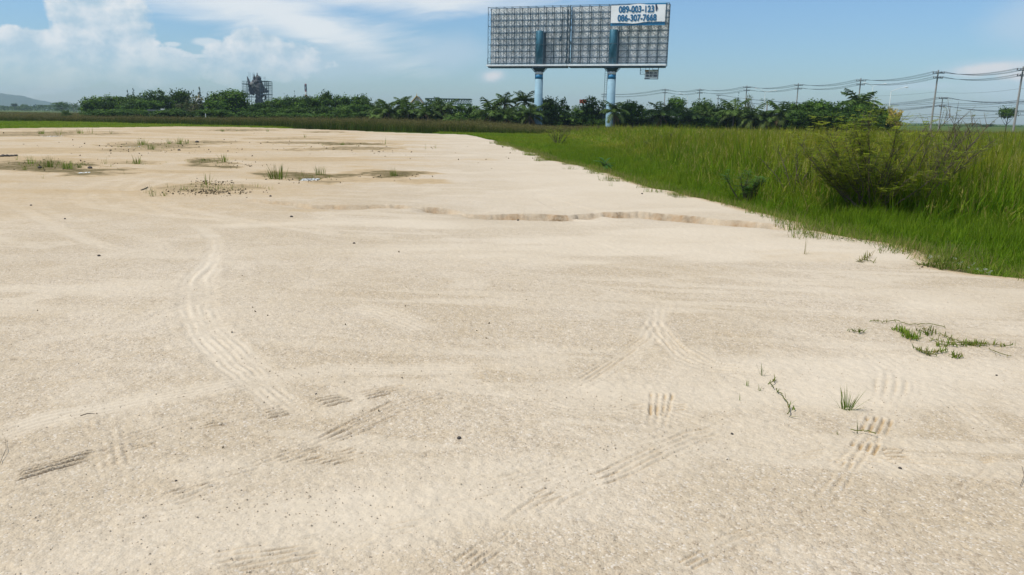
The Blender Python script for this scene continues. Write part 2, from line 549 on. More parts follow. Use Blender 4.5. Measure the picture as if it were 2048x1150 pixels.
# damp dark stains on the sand: px centre, half axes, strength
STAINS = [(60, 330, 110, 9, .9), (150, 338, 90, 10, .9), (120, 322, 120, 8, .5), (215, 345, 60, 5, .6), (330, 290, 110, 6, .7), (270, 298, 80, 6, .6), (410, 285, 60, 3, .7), (430, 300, 130, 5, .4),
          (420, 323, 60, 6, 1), (460, 334, 40, 4, .9), (280, 325, 60, 4, .6), (400, 375, 110, 13, .6), (330, 383, 45, 7, .5), (470, 378, 70, 7, .6), (620, 352, 90, 8, .9), (560, 345, 60, 5, .6), (650, 362, 60, 6, .7),
          (790, 350, 70, 7, .9), (840, 362, 60, 6, .5), (720, 345, 80, 5, .5), (710, 287, 90, 3, .8), (680, 297, 110, 4, .7), (600, 285, 60, 3, .7), (480, 260, 80, 2.5, .7), (560, 277, 130, 2.5, .6), (650, 264, 40, 1.5, .8),
          (100, 265, 140, 3, .7), (60, 270, 110, 3, .7), (180, 268, 100, 3, .6), (40, 302, 120, 4, .5), (520, 315, 60, 3, .3), (300, 262, 60, 2, .5), (960, 320, 60, 3, .25),
          (620, 420, 50, 4, .3), (100, 380, 120, 10, .25), (250, 360, 160, 14, .25), (600, 330, 200, 20, .25),
          (1600, 515, 120, 9, .15), (1540, 505, 60, 4, .12)]


PUD_PX = [(618, 356, 30, 3.2), (163, 343, 16, 2.2), (270, 292, 18, 1.6), (318, 301, 18, 1.4), (105, 271, 34, 1.2)]
PUD = []
for _x, _y, _a, _b in PUD_PX:
    _c, _e, _g = on_ground(_x, _y), on_ground(_x + _a, _y), on_ground(_x, _y - _b)
    PUD.append((_c[0], _c[1], abs(_e[0] - _c[0]), abs(_g[1] - _c[1])))
WATER_Z = -.055


def base_height(x, y):
    """terrain without tyre marks"""
    sd = sand_sd(x, y)
    r = np.hypot(x, y)
    sand = (fbm(x * .35, y * .35, 11, 3) - .5) * 0.055 + (fbm(x * 1.6, y * 1.6, 21, 3) - .5) * 0.022
    gd, gt, gs = polyline_dist(x, y, GULLY)
    gpx = np.interp(gt * (len(GULLY) - 1), np.arange(len(GULLY)), [p[0] for p in GULLY_PX])
    st = np.interp(gpx, [a for a, b in GULLY_S], [b for a, b in GULLY_S])
    s = gd * gs + (vnoise(x * 1.3, y * 1.3, 3) - .5) * .22 + (vnoise(x * 6, y * 6, 4) - .5) * .07 + (vnoise(x * 17, y * 17, 4) - .5) * .05
    ends = sstep(gt, 0.0, 0.04) * (1 - sstep(gt, .97, 1.0))
    dep = 0.115 * st * ends * (.8 + .35 * vnoise(x * .9, y * .9, 6))
    plate = 0.03 * sstep(s, -.05, .10) * np.exp(-np.maximum(s, 0) / 3.0)
    cut = np.where(s < 0, -dep * np.exp(-(-s / .33) ** 1.3), -dep * (1 - sstep(s, 0.0, .06)))
    sand = sand + plate * st * ends + cut
    wall = sstep(s, -.14, -.02) * (1 - sstep(s, .05, .17)) * st * ends * (.55 + .9 * vnoise(x * 5, y * 5, 8)) + 0.35 * st * ends * np.exp(-np.maximum(-s, 0) / .25) * (s <= 0)
    for cx, cy, ra, rb in PUD:
        q = np.sqrt(((x - cx) / ra) ** 2 + ((y - cy) / rb) ** 2) + (fbm(x * 2.2, y * 2.2, 99, 3) - .5) * .7
        m = 1 - sstep(q, .5, 2.2)
        sand = sand * (1 - m) + (WATER_Z + .03 - .05 * (1 - sstep(q, .3, 1.3))) * m
    field = -0.24 + (fbm(x * .25, y * .25, 31, 3) - .5) * 0.12
    b = sstep(sd, -.9, .25)
    z = field * (1 - b) + sand * b
    return np.where(r > 130, -0.24, z), sd, np.clip(wall, 0, 1), b


def ground_z(x, y):
    return float(base_height(np.array([float(x)]), np.array([float(y)]))[0][0])


def ground_pt(px, py):
    """point of the terrain seen at a pixel"""
    z = 0.0
    for _ in range(4):
        p = on_ground(px, py, z)
        z = ground_z(p[0], p[1])
    return np.array([p[0], p[1], z])


def sand_material():
    m, N, b, out = principled('sand')
    geo = N.n('ShaderNodeNewGeometry')
    P = geo.outputs['Position']
    at = N.n('ShaderNodeAttribute', attribute_name='soil')
    sp = N.n('ShaderNodeSeparateXYZ', {0: at.outputs['Vector']})
    dust, damp, clay = sp.outputs[0], sp.outputs[1], sp.outputs[2]
    big = N.noise(P, 0.45, 5, .6)
    mid = N.noise(P, 3.2, 5, .6)
    sml = N.noise(P, 17.0, 4, .6)
    vor = N.n('ShaderNodeTexVoronoi', {'Vector': P, 'Scale': 105.0, 'Randomness': 1.0})
    vor2 = N.n('ShaderNodeTexVoronoi', {'Vector': P, 'Scale': 46.0, 'Randomness': 1.0})
    cell = N.n('ShaderNodeSeparateColor', {0: vor.outputs['Color']})
    cell2 = N.n('ShaderNodeSeparateColor', {0: vor2.outputs['Color']})
    col = N.mix(N.ss(big, .38, .64), SAND_A, SAND_B)
    col = N.mix(N.m('MULTIPLY', N.ss(mid, .45, .75), .45), col, SAND_C)
    # single grains: pale quartz, rusty and dark bits
    rough = N.m('SUBTRACT', 1.0, N.m('MULTIPLY', dust, .8))
    gp = N.m('MULTIPLY', N.ss(cell.outputs[0], .80, .97), N.m('MULTIPLY', rough, .55))
    col = N.mix(gp, col, (.62, .57, .50))
    gd = N.m('MULTIPLY', N.ss(cell.outputs[1], .78, .98), N.m('MULTIPLY', rough, .50))
    col = N.mix(gd, col, (.25, .185, .12))
    g2 = N.m('MULTIPLY', N.ss(cell2.outputs[2], .93, .99), N.m('MULTIPLY', rough, .40))
    col = N.mix(g2, col, (.22, .165, .11))
    f = N.lin(sml, .25, .75, .86, 1.12)
    col = N.n('ShaderNodeVectorMath', {0: col, 1: N.n('ShaderNodeCombineXYZ', {0: f, 1: f, 2: f}).outputs[0]}, operation='MULTIPLY').outputs[0]
    col = N.mix(N.m('MULTIPLY', dust, .75), col, SAND_DUST)
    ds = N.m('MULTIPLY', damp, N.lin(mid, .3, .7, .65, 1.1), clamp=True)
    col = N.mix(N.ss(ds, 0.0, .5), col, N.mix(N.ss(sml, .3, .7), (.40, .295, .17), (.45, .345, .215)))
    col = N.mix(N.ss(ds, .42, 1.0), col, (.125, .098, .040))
    col = N.mix(N.m('MULTIPLY', clay, N.lin(sml, .3, .7, .55, 1.1), clamp=True), col, N.mix(N.ss(mid, .4, .6), (.13, .085, .040), (.27, .165, .078)))
    N.set(b, 'Base Color', col)
    b.inputs['Roughness'].default_value = 0.9
    b.inputs['Specular IOR Level'].default_value = 0.12
    h = N.m('ADD', N.m('MULTIPLY', N.m('MULTIPLY', vor.outputs['Distance'], rough), -.55), N.m('MULTIPLY', sml, .9))
    h = N.m('ADD', h, N.m('MULTIPLY', N.m('MULTIPLY', N.m('SUBTRACT', .5, vor2.outputs['Distance']), rough), .8))
    bp = N.n('ShaderNodeBump', {'Height': h, 'Strength': 0.5, 'Distance': 0.010})
    N.t.links.new(bp.outputs[0], b.inputs['Normal'])
    return m


SAND_A, SAND_B, SAND_C, SAND_DUST = (.440, .362, .258), (.488, .412, .310), (.422, .335, .220), (.585, .510, .400)


def field_material():
    m, N, b, out = principled('field_soil')
    geo = N.n('ShaderNodeNewGeometry')
    P = geo.outputs['Position']
    a = N.noise(P, 0.06, 5, .6)
    c = N.noise(P, 1.3, 5, .6)
    col = N.mix(N.ss(a, .4, .62), (.055, .10, .012), (.085, .11, .022))
    col = N.mix(N.m('MULTIPLY', N.ss(c, .5, .75), .5), col, (.10, .085, .035))
    # bare soil close to the lot
    at = N.n('ShaderNodeAttribute', attribute_name='soil')
    sp = N.n('ShaderNodeSeparateXYZ', {0: at.outputs['Vector']})
    col = N.mix(sp.outputs[0], col, (.24, .185, .115))
    N.set(b, 'Base Color', col)
    b.inputs['Roughness'].default_value = .95
    b.inputs['Specular IOR Level'].default_value = .1
    bp = N.n('ShaderNodeBump', {'Height': c, 'Strength': .6, 'Distance': .1})
    N.t.links.new(bp.outputs[0], b.inputs['Normal'])
    return m


def build_ground():
    na = 900
    az = np.concatenate([np.linspace(R(-45), R(45), na), np.linspace(R(48), R(312), 89)])
    rs = [0.05, 0.3, 0.6, 0.9, 1.15, 1.35, 1.5, 1.65, 1.8, 1.95]
    r = 2.05
    while r < 105:
        rs.append(r)
        r += 0.0056 * (r / 3.0) ** 1.66 * (.58 if 2.8 < r < 4.5 else 1.0)
    rs += [112, 122, 135, 150, 180, 220, 280, 360, 480, 650, 900, 1300, 1900, 2800, 4200, 6000]
    rs = np.array(rs)
    nA, nR = len(az), len(rs)
    A, RR = np.meshgrid(az, rs)
    x, y = (RR * np.sin(A)).ravel(), (RR * np.cos(A)).ravel()
    z, sd, wall, b = base_height(x, y)
    P = np.stack([x, y, np.zeros_like(x)], 1)
    u, v = project(P)
    front = (y > .5)
    dust = np.zeros_like(x)
    near = (np.hypot(x, y) < 60) & front
    idx = np.nonzero(near)[0]
    xn, yn = x[idx], y[idx]
    dn = np.zeros(len(idx))
    dt = np.zeros(len(idx))
    zt = np.zeros(len(idx))
    wobx, woby = (fbm(xn * 1.2, yn * 1.2, 41, 3) - .5) * .12, (fbm(xn * 1.2, yn * 1.2, 47, 3) - .5) * .12
    for pts, w, s in TRACKS:
        p = np.array(pts)
        bb = (xn > p[:, 0].min() - 1) & (xn < p[:, 0].max() + 1) & (yn > p[:, 1].min() - 1) & (yn < p[:, 1].max() + 1)
        k = np.nonzero(bb)[0]
        if not len(k):
            continue
        d, t, sg = polyline_dist(xn[k] + wobx[k], yn[k] + woby[k], pts)
        fade = sstep(t, 0, .06) * (1 - sstep(t, .9, 1)) * (.35 + .9 * fbm(xn[k] * .9, yn[k] * .9, 51, 2))
        w = .8 * w
        rag = sstep(fbm(xn[k] * 5, yn[k] * 5, 53, 3), .30, .62)
        rk = np.hypot(xn[k], yn[k])
        lines = .5 + .5 * np.cos(2 * math.pi * d * sg / np.clip(.010 * rk, .05, .11))
        lines = np.where(rk < 11, lines, .7)
        env = np.exp(-(d / w) ** 4)
        g = env * (.52 + .48 * lines * (.4 + .6 * rag)) * min(1, s * 1.1) * fade
        dn[k] = np.maximum(dn[k], g)
        zt[k] += (-.007 * env + .007 * env * lines * rag + .006 * np.exp(-((d - 1.25 * w) / (.4 * w)) ** 2) * rag) * s * fade
    for pts, s in TRAILS:
        p = np.array(pts)
        bb = (xn > p[:, 0].min() - .5) & (xn < p[:, 0].max() + .5) & (yn > p[:, 1].min() - .5) & (yn < p[:, 1].max() + .5)
        k = np.nonzero(bb)[0]
        d, t, sg = polyline_dist(xn[k] + wobx[k] * .5, yn[k] + woby[k] * .5, pts)
        o = d * sg
        rk = np.hypot(xn[k], yn[k])
        w = np.clip(.0019 * rk, .0066, .012)
        pit = np.clip(.011 * rk, .042, .075)
        rag = sstep(fbm(xn[k] * 4.5, yn[k] * 4.5, 57, 3), .42, .66)
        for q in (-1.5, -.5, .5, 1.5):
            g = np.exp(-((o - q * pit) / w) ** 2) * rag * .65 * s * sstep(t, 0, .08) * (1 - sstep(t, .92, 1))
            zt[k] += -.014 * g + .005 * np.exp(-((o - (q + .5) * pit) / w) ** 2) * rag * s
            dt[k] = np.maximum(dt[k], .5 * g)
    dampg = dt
    for a0, a1, n, s in GROOVES:
        for j in range(n):
            q = j / max(1, n - 1)
            l = [a0[i] * (1 - q) + a1[i] * q for i in range(4)]
            p0, p1 = on_ground(l[0], l[1])[:2], on_ground(l[2], l[3])[:2]
            jit = RNG.normal(0, .03, 2)
            p0, p1 = p0 + (p0 - p1) * jit[0], p1 + (p1 - p0) * jit[1]
            bb = (xn > min(p0[0], p1[0]) - .1) & (xn < max(p0[0], p1[0]) + .1) & (yn > min(p0[1], p1[1]) - .1) & (yn < max(p0[1], p1[1]) + .1)
            k = np.nonzero(bb)[0]
            if not len(k):
                continue
            wv = .008 * (vnoise(xn[k] * 14, yn[k] * 14, 61) - .5)
            d, t, sg = polyline_dist(xn[k] + wv, yn[k] + wv, [p0, p1])
            dist = math.hypot(*(p0 + p1) / 2)
            w = max(.0066, .0019 * dist)
            ragg = .35 + .9 * sstep(vnoise(xn[k] * 11, yn[k] * 11, 67), .15, .6)
            fade = sstep(t, 0.0, .10) * (1 - sstep(t, .90, 1.0)) * ragg
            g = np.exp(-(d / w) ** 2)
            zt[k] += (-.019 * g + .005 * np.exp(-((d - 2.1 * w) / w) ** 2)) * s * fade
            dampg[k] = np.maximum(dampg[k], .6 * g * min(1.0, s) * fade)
    # coarse pebbly relief
    zt += (fbm(xn * 26, yn * 26, 71, 3) - .5) * .011 * (1 - .6 * np.clip(dn, 0, 1)) * np.clip(1.4 - np.hypot(xn, yn) / 18, 0.2, 1)
    z[idx] += zt * b[idx]
    dust[idx] = dn
    # general pale dusty swathes and pebbly parts, stretched along the driving direction
    sw = fbm(x * .28 + .1 * y, y * .9 - .15 * x, 81, 4)
    dust = np.maximum(dust, .75 * sstep(sw, .52, .74))
    st1 = fbm(x * .45 - .2 * y, y * 4.2 + .5 * x, 85, 4)
    st2 = fbm(x * 1.1 + 2.2 * y, y * .7 - 1.9 * x, 87, 4)
    dust = np.maximum(dust, .5 * sstep(st1, .55, .70))
    dust = np.maximum(dust, .45 * sstep(st2, .56, .72))
    dust = dust * (1 - .55 * sstep(fbm(x * .33, y * .6, 89, 3), .50, .68))
    dust[idx] = np.maximum(dust[idx], 1.15 * dn)
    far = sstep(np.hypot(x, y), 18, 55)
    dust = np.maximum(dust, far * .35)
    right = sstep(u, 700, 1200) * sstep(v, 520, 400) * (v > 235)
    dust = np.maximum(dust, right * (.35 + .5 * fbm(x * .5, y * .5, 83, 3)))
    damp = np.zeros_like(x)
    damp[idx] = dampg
    for cx, cy, rx, ry, s in STAINS:
        k = np.nonzero((np.abs(u - cx) < rx * 2.2) & (np.abs(v - cy) < ry * 2.2) & front)[0]
        if len(k):
            uu = (u[k] - cx) / rx
            vv = (v[k] - cy) / ry
            nn = fbm(x[k] * .7, y[k] * .7, 91, 4) - .5
            d = np.sqrt(uu * uu + vv * vv) * .8 + nn * 1.5 + (fbm(x[k] * 3, y[k] * 3, 93, 3) - .5) * .8
            damp[k] = np.maximum(damp[k], np.minimum(1, s * 1.2) * (1 - sstep(d, .45, 1.25)))
    mid = sstep(np.hypot(x, y), 12, 20) * (1 - sstep(u, 700, 1000)) * front
    damp = np.maximum(damp, sstep(np.hypot(x, y), 9, 17) * (1 - sstep(u, 500, 1050)) * front * (.20 + .22 * fbm(x * .4, y * .8, 97, 3)))
    damp = np.maximum(damp, mid * .6 * sstep(fbm(x * .22, y * .5, 95, 4), .40, .68))
    damp = np.maximum(damp, .55 * (1 - sstep(sd, .05, .45)) * (np.hypot(x, y) < 45))
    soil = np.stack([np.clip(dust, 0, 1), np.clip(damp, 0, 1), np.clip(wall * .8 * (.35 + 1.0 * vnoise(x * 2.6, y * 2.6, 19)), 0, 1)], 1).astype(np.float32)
    V = np.stack([x, y, z], 1)
    i, j = np.meshgrid(np.arange(nR - 1), np.arange(nA), indexing='ij')
    j2 = (j + 1) % nA
    Q = np.stack([i * nA + j, (i + 1) * nA + j, (i + 1) * nA + j2, i * nA + j2], -1).reshape(-1, 4)[:, ::-1]
    rmax = RR.ravel()
    is_sand = (sd[Q].mean(1) > 0) & (rmax[Q].max(1) < 125)
    soil_f = soil.copy()
    soil_f[:, 0] = np.clip(1 - np.abs(sd) / .55, 0, 1) * (rmax < 60)

    def make(name, sel, att, mat):
        q = Q[sel]
        used = np.unique(q)
        remap = np.full(len(V), -1, np.int64)
        remap[used] = np.arange(len(used))
        q = remap[q].astype(np.int32)
        me = bpy.data.meshes.new(name)
        me.vertices.add(len(used))
        me.vertices.foreach_set('co', V[used].astype(np.float32).ravel())
        me.loops.add(q.size)
        me.loops.foreach_set('vertex_index', q.ravel())
        me.polygons.add(len(q))
        me.polygons.foreach_set('loop_start', np.arange(0, q.size, 4, dtype=np.int32))
        me.polygons.foreach_set('loop_total', np.full(len(q), 4, np.int32))
        me.polygons.foreach_set('use_smooth', np.ones(len(q), bool))
        at = me.attributes.new('soil', 'FLOAT_VECTOR', 'POINT')
        at.data.foreach_set('vector', att[used].ravel())
        me.materials.append(mat)
        me.update(calc_edges=True)
        me.validate()
        return put(name, me)

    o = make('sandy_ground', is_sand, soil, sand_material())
    tag(o, 'bare pale sand lot marked by tyre tracks and damp stains', 'ground', kind='structure')
    o = make('field_ground', ~is_sand, soil_f, field_material())
    tag(o, 'low green field behind and beside the sand lot', 'field', kind='structure')


build_ground()

# ------------------------------------------------------------------ far hills


def build_hills():
    mat = plain('hill_forest', (.05, .085, .04), .95, scale=.02, var=.3)
    prof = [(-900, 200), (-600, 172), (-350, 165), (-200, 174), (-80, 180), (-20, 184), (20, 189), (50, 193), (70, 199), (95, 203), (115, 208), (140, 214), (170, 219), (200, 222)]
    vs, fs = [], []
    D = 2500.0
    fine = []
    for k in range(len(prof) - 1):
        (x0, y0), (x1, y1) = prof[k], prof[k + 1]
        for t in np.linspace(0, 1, 6)[:-1]:
            fine.append((x0 + (x1 - x0) * t, y0 + (y1 - y0) * t + random.uniform(-.8, .8)))
    fine.append(prof[-1])
    for px, py in fine:
        top = at_dist(px, py, D)
        vs += [(top[0] * .93, D * .93, -1.0), (top[0] * .965, D * .965, max(.2, top[2] * .6 + random.uniform(-2, 2))), tuple(top), (top[0] * 1.1, D * 1.1, -1.0)]
    for k in range(len(fine) - 1):
        a, b = 4 * k, 4 * (k + 1)
        for i in range(3):
            fs.append((a + i, b + i, b + i + 1, a + i + 1))
    mb = MB().add(vs, fs)
    o = put('hill', mb.mesh('hill', mat, True))
    tag(o, 'hazy blue hill sloping down at the far left horizon', 'hill', kind='structure')


build_hills()

# ------------------------------------------------------------------ foliage library
M_BARK = plain('bark', (.10, .08, .06), .9, scale=8, var=.3)
M_TRUNK = plain('palm_trunk', (.17, .14, .11), .9, scale=6, var=.3)
M_LEAF = leafy('leaf_broad', (.016, .050, .006), (.105, .190, .020), .3)
M_LEAF_L = leafy('leaf_light', (.055, .11, .018), (.12, .19, .035), .35)
M_LEAF_Y = leafy('leaf_olive', (.075, .095, .03), (.15, .16, .06), .3)
M_LEAF_B = leafy('leaf_bluish', (.045, .115, .022), (.11, .21, .045), .45)
M_NEEDLE = leafy('leaf_needle', (.035, .065, .04), (.065, .10, .06), .25)
M_FROND = leafy('leaf_palm', (.028, .064, .012), (.105, .165, .034), .3, dry=(.20, .14, .06))
M_YELLOW = leafy('leaf_yellow', (.32, .24, .05), (.5, .40, .1), .3)


def quad_leaf(mb, p, n, size, c, asp=.6):
    n = n.normalized()
    a = n.orthogonal().normalized()
    a = (Matrix.Rotation(random.uniform(0, 6.28), 3, n) @ a)
    b = n.cross(a)
    a, b = a * size * .5, b * size * .5 * asp
    mb.add([p - a, p - b * .9 + a * .1, p + a, p + b * .9 + a * .1], [(0, 1, 2, 3)], c)


def crown_mesh(name, mat, lobes, n, leaf, seed, fill=.35):
    """lobes: (x,y,z,rx,ry,rz) around the origin; leaf clumps through the outer volume"""
    st = random.getstate()
    random.seed(seed)
    mb = MB()
    wts = [l[3] * l[4] + l[5] * l[3] for l in lobes]
    # sub clumps give light and dark masses and an uneven outline
    clumps = []
    for l in random.choices(lobes, wts, k=max(18, n // 38)):
        d = Vector((random.gauss(0, 1), random.gauss(0, 1), random.gauss(0, 1))).normalized()
        k = random.uniform(.55, 1.08)
        clumps.append((Vector((l[0] + d.x * l[3] * k, l[1] + d.y * l[4] * k, l[2] + d.z * l[5] * k)), d, random.random(), random.uniform(.12, .25) * (l[3] + l[5]) * .5))
    for i in range(n):
        if random.random() < fill:
            l = random.choices(lobes, wts)[0]
            d = Vector((random.gauss(0, 1), random.gauss(0, 1), random.gauss(0, 1))).normalized()
            k = random.uniform(.3, 1.0)
            p = Vector((l[0] + d.x * l[3] * k, l[1] + d.y * l[4] * k, l[2] + d.z * l[5] * k))
            tone = random.random() * .6
        else:
            c, d, tone, rr = random.choice(clumps)
            p = c + Vector((random.gauss(0, rr), random.gauss(0, rr), random.gauss(0, rr * .7)))
            tone = min(1, max(0, tone + random.uniform(-.3, .3)))
        nn = d + Vector((random.gauss(0, .6), random.gauss(0, .6), random.gauss(0, .6) + .35))
        quad_leaf(mb, p, nn, leaf * random.uniform(.6, 1.4), (tone, 0, 0), .65)
    random.setstate(st)
    A = np.array(mb.v)
    hi, lo = np.percentile(A, 99.6, 0), np.percentile(A, .4, 0)
    A[:, 0] = (A[:, 0] - (hi[0] + lo[0]) / 2) / (hi[0] - lo[0])
    A[:, 1] = (A[:, 1] - (hi[1] + lo[1]) / 2) / (hi[1] - lo[1])
    A[:, 2] = np.where(A[:, 2] > .5, .5 + (A[:, 2] - .5) * .5 / (hi[2] - .5), A[:, 2])
    mb.v = [tuple(p) for p in A]
    return mb.mesh(name, mat, attr='leaf')


def trunk_mesh(name, h, r, limbs, seed):
    st = random.getstate()
    random.seed(seed)
    mb = MB()
    pts = [(0, 0, -.3)]
    x = y = 0
    for i in range(1, 5):
        x += random.uniform(-.06, .06) * h
        y += random.uniform(-.06, .06) * h
        pts.append((x, y, h * i / 4))
    mb.tube(pts, [r * 1.3, r, r * .85, r * .7, r * .45], 7)
    for k in range(limbs):
        a = random.uniform(0, 6.28)
        z0 = h * random.uniform(.45, .9)
        q = Vector((x * z0 / h, y * z0 / h, z0))
        L = h * random.uniform(.4, .7)
        e = q + Vector((math.cos(a) * L * .8, math.sin(a) * L * .8, L * .7))
        mb.tube([q, (q + e) / 2 + Vector((0, 0, -.08 * L)), e], [r * .5, r * .3, r * .1], 5)
    random.setstate(st)
    return mb.mesh(name, M_BARK, True)


def lobes_round(seed, w=1.0, h=1.0, n=7):
    rr = random.Random(seed)
    L = [(0, 0, .58 * h, .30 * w, .30 * w, .30 * h)]
    for i in range(n):
        a = rr.uniform(0, 6.28)
        d = rr.uniform(.12, .30) * w
        z = rr.uniform(.30, .80) * h
        s = rr.uniform(.14, .25)
        L.append((math.cos(a) * d, math.sin(a) * d, z, s * w, s * w, s * h * .9))
    return L


# crowns have unit height/width (1 x 1), scaled per tree
CROWN = {}
for k in range(6):
    CROWN['broad%d' % k] = crown_mesh('crown', M_LEAF, lobes_round(100 + k), 4200, .050, 200 + k)
for k in range(3):
    CROWN['light%d' % k] = crown_mesh('crown', M_LEAF_L, lobes_round(120 + k, 1, .95), 2000, .055, 220 + k)
CROWN['olive0'] = crown_mesh('crown', M_LEAF_Y, lobes_round(131, 1, 1, 9), 1300, .05, 231, .5)
CROWN['flat0'] = crown_mesh('crown', M_LEAF, [(0, 0, .72, .48, .4, .2), (-.3, .1, .6, .22, .2, .16), (.33, -.1, .62, .2, .2, .16), (.1, 0, .84, .3, .3, .13), (.25, 0, .35, .25, .25, .2)], 2600, .045, 241)
CROWN['lolly0'] = crown_mesh('crown', M_LEAF, [(0, 0, .80, .46, .46, .2), (-.2, 0, .7, .25, .25, .14), (.25, 0, .74, .25, .25, .14)], 1800, .07, 242)
CROWN['yellow0'] = crown_mesh('crown', M_YELLOW, lobes_round(151, 1, 1, 5), 1000, .07, 251)
for k in range(2):
    L = []
    for i in range(12):
        t = i / 11
        w = (.34 * (1 - t) + .03)
        L += [(random.uniform(-.1, .1) * (1 - t), random.uniform(-.1, .1) * (1 - t), .18 + .8 * t, w * random.uniform(.7, 1.2), w, .07)]
    CROWN['needle%d' % k] = crown_mesh('crown', M_NEEDLE, L, 1300, .05, 261 + k, .6)
TRUNKS = [trunk_mesh('trunk', .62, .028, 5, 300 + k) for k in range(3)]


def tree(name, px, top, Y, wpx, kind, label, cat='tree', group=None, base_z=-.3):
    """a tree whose top shows at (px, top), standing at depth Y, wpx wide"""
    t = at_dist(px, top, Y)
    h = t[2] - base_z
    w = wpx * Y / PX_F
    rt = thing(name, (t[0], Y, base_z), label, cat, group, random.uniform(0, 6.28))
    v = CROWN[kind]
    put('trunk', random.choice(TRUNKS), rt, scale=(max(.6, min(w, h)),) * 2 + (h,))
    put('crown', v, rt, scale=(w, w, h), rot=(0, 0, random.uniform(0, 6.28)))
    return rt


# --- palms


def frond_mesh(name, L, droop, up, dry, seed, wid=.34, nl=20):
    """feather frond leaving the crown along +X"""
    st = random.getstate()
    random.seed(seed)
    mb = MB()
    pts = []
    ang = up
    p = Vector((0, 0, 0))
    ns = 10
    for i in range(ns + 1):
        pts.append(p.copy())
        p = p + Vector((math.cos(ang), 0, math.sin(ang))) * (L / ns)
        ang -= droop / ns * (1 + .8 * i / ns)
    mb.tube(pts, [.035 - .0028 * i for i in range(ns + 1)], 4, (.6, dry, 0))
    for k in range(nl):
        t = .14 + .86 * k / (nl - 1)
        q = t * ns
        i = min(ns - 1, int(q))
        a = pts[i].lerp(pts[i + 1], q - i)
        d = (pts[i + 1] - pts[i]).normalized()
        ln = wid * L * (math.sin(math.pi * min(1, .18 + t * .82)) ** .6 * .9 + .12)
        for s in (-1, 1):
            out = (Vector((0, s, 0)) * .85 + d * .55 + Vector((0, 0, -.25 - .55 * random.random()))).normalized()
            tip = a + out * ln * random.uniform(.85, 1.1)
            w = d * .035 * L
            tone = random.random()
            midp = a.lerp(tip, .55) + Vector((0, 0, .03))
            mb.add([a - w * .6, a + w * .6, midp + w * .7, midp - w * .7, tip], [(0, 1, 2, 3), (3, 2, 4)], (tone, dry, 0))
    random.setstate(st)
    return mb.mesh(name, M_FROND, attr='leaf')


FR_UP = [frond_mesh('frond', 1.0, .95, 1.25, 0, 400 + k) for k in range(2)]
FR_MID = [frond_mesh('frond', 1.0, 1.35, .75, 0, 410 + k) for k in range(3)]
FR_LOW = [frond_mesh('frond', 1.0, 1.25, .10, .1, 420 + k) for k in range(2)]
FR_DRY = [frond_mesh('frond', .9, .9, -.55, 1.0, 430 + k) for k in range(2)]


def palm(px, top, Y, rpx, label, dry=2, n=15, base_z=-.3, name='coconut_palm', group='coconut palms in the tree row', lean=None):
    rad = 1.1 * rpx * Y / PX_F
    t = at_dist(px, top, Y)
    hub = t[2] - rad * .82
    rt = thing(name, (t[0], Y, base_z), label, 'palm tree', group)
    H = max(.8, hub - base_z)
    ln = random.uniform(-.35, .35) if lean is None else lean
    pts = [(ln * (1 - i / 5) ** 2 * .8, 0, H * i / 5) for i in range(6)]
    put('trunk', MB().tube(pts, [.20, .15, .13, .12, .11, .12], 8).mesh('trunk', M_TRUNK, True), rt)
    a0 = random.uniform(0, 6.28)
    ga = 2.39996
    for k in range(n):
        q = k / (n - 1)
        lib = FR_UP if q < .25 else (FR_MID if q < .72 else FR_LOW)
        s = rad * random.uniform(.95, 1.2)
        put('frond', random.choice(lib), rt, (0, 0, H), (0, random.uniform(-.12, .12), a0 + k * ga + random.uniform(-.2, .2)), (s, s, s))
    for k in range(dry):
        s = rad * random.uniform(.75, 1.0)
        f = put('frond', random.choice(FR_DRY), rt, (0, 0, H - .05), (0, 0, a0 + 1.3 + k * 2.1), (s, s, s))
        f['label'] = 'dead brown frond hanging down'
    return rt


# ------------------------------------------------------------------ billboards
M_STEEL = plain('dark_steel', (.075, .12, .15), .55, .4, scale=4, var=.2)
M_SHEET = plain('back_sheet', (.80, .83, .83), .55, .0, scale=1.2, var=.14, rand=.10)
M_TEAL = plain('teal_post_paint', (.05, .17, .24), .4, .1, scale=2, var=.15)
M_POST = plain('pale_post_paint', (.22, .36, .44), .75, .1, scale=1.5, var=.15)
M_WHITE = plain('white_paint', (.72, .74, .75), .5, 0, scale=3, var=.08)
M_BLUE = plain('blue_paint', (.03, .22, .42), .4, 0, scale=3, var=.12)
M_BANNER = plain('banner_vinyl', (.92, .93, .93), .5, 0, scale=.9, var=.07)
M_INK = plain('blue_ink', (.012, .15, .32), .5, 0, scale=3, var=.1)
M_INK2 = plain('dark_ink', (.02, .045, .10), .5, 0, scale=3, var=.1)
M_ORANGE = plain('orange_print', (.45, .22, .05), .5, 0, scale=3, var=.1)
M_NAVY = plain('navy_print', (.012, .035, .09), .5, 0, scale=3, var=.1)

BL = at_dist(982.5, 135, 121.5)
BR = at_dist(1333.5, 135, 114.0)
BZ0 = .5 * (BL[2] + BR[2])
BZ1 = at_dist(985, 18, 121.5)[2]
BB_W = math.hypot(BR[0] - BL[0], BR[1] - BL[1])
BB_YAW = math.atan2(BR[1] - BL[1], BR[0] - BL[0])
BB_DEPTH = 1.7


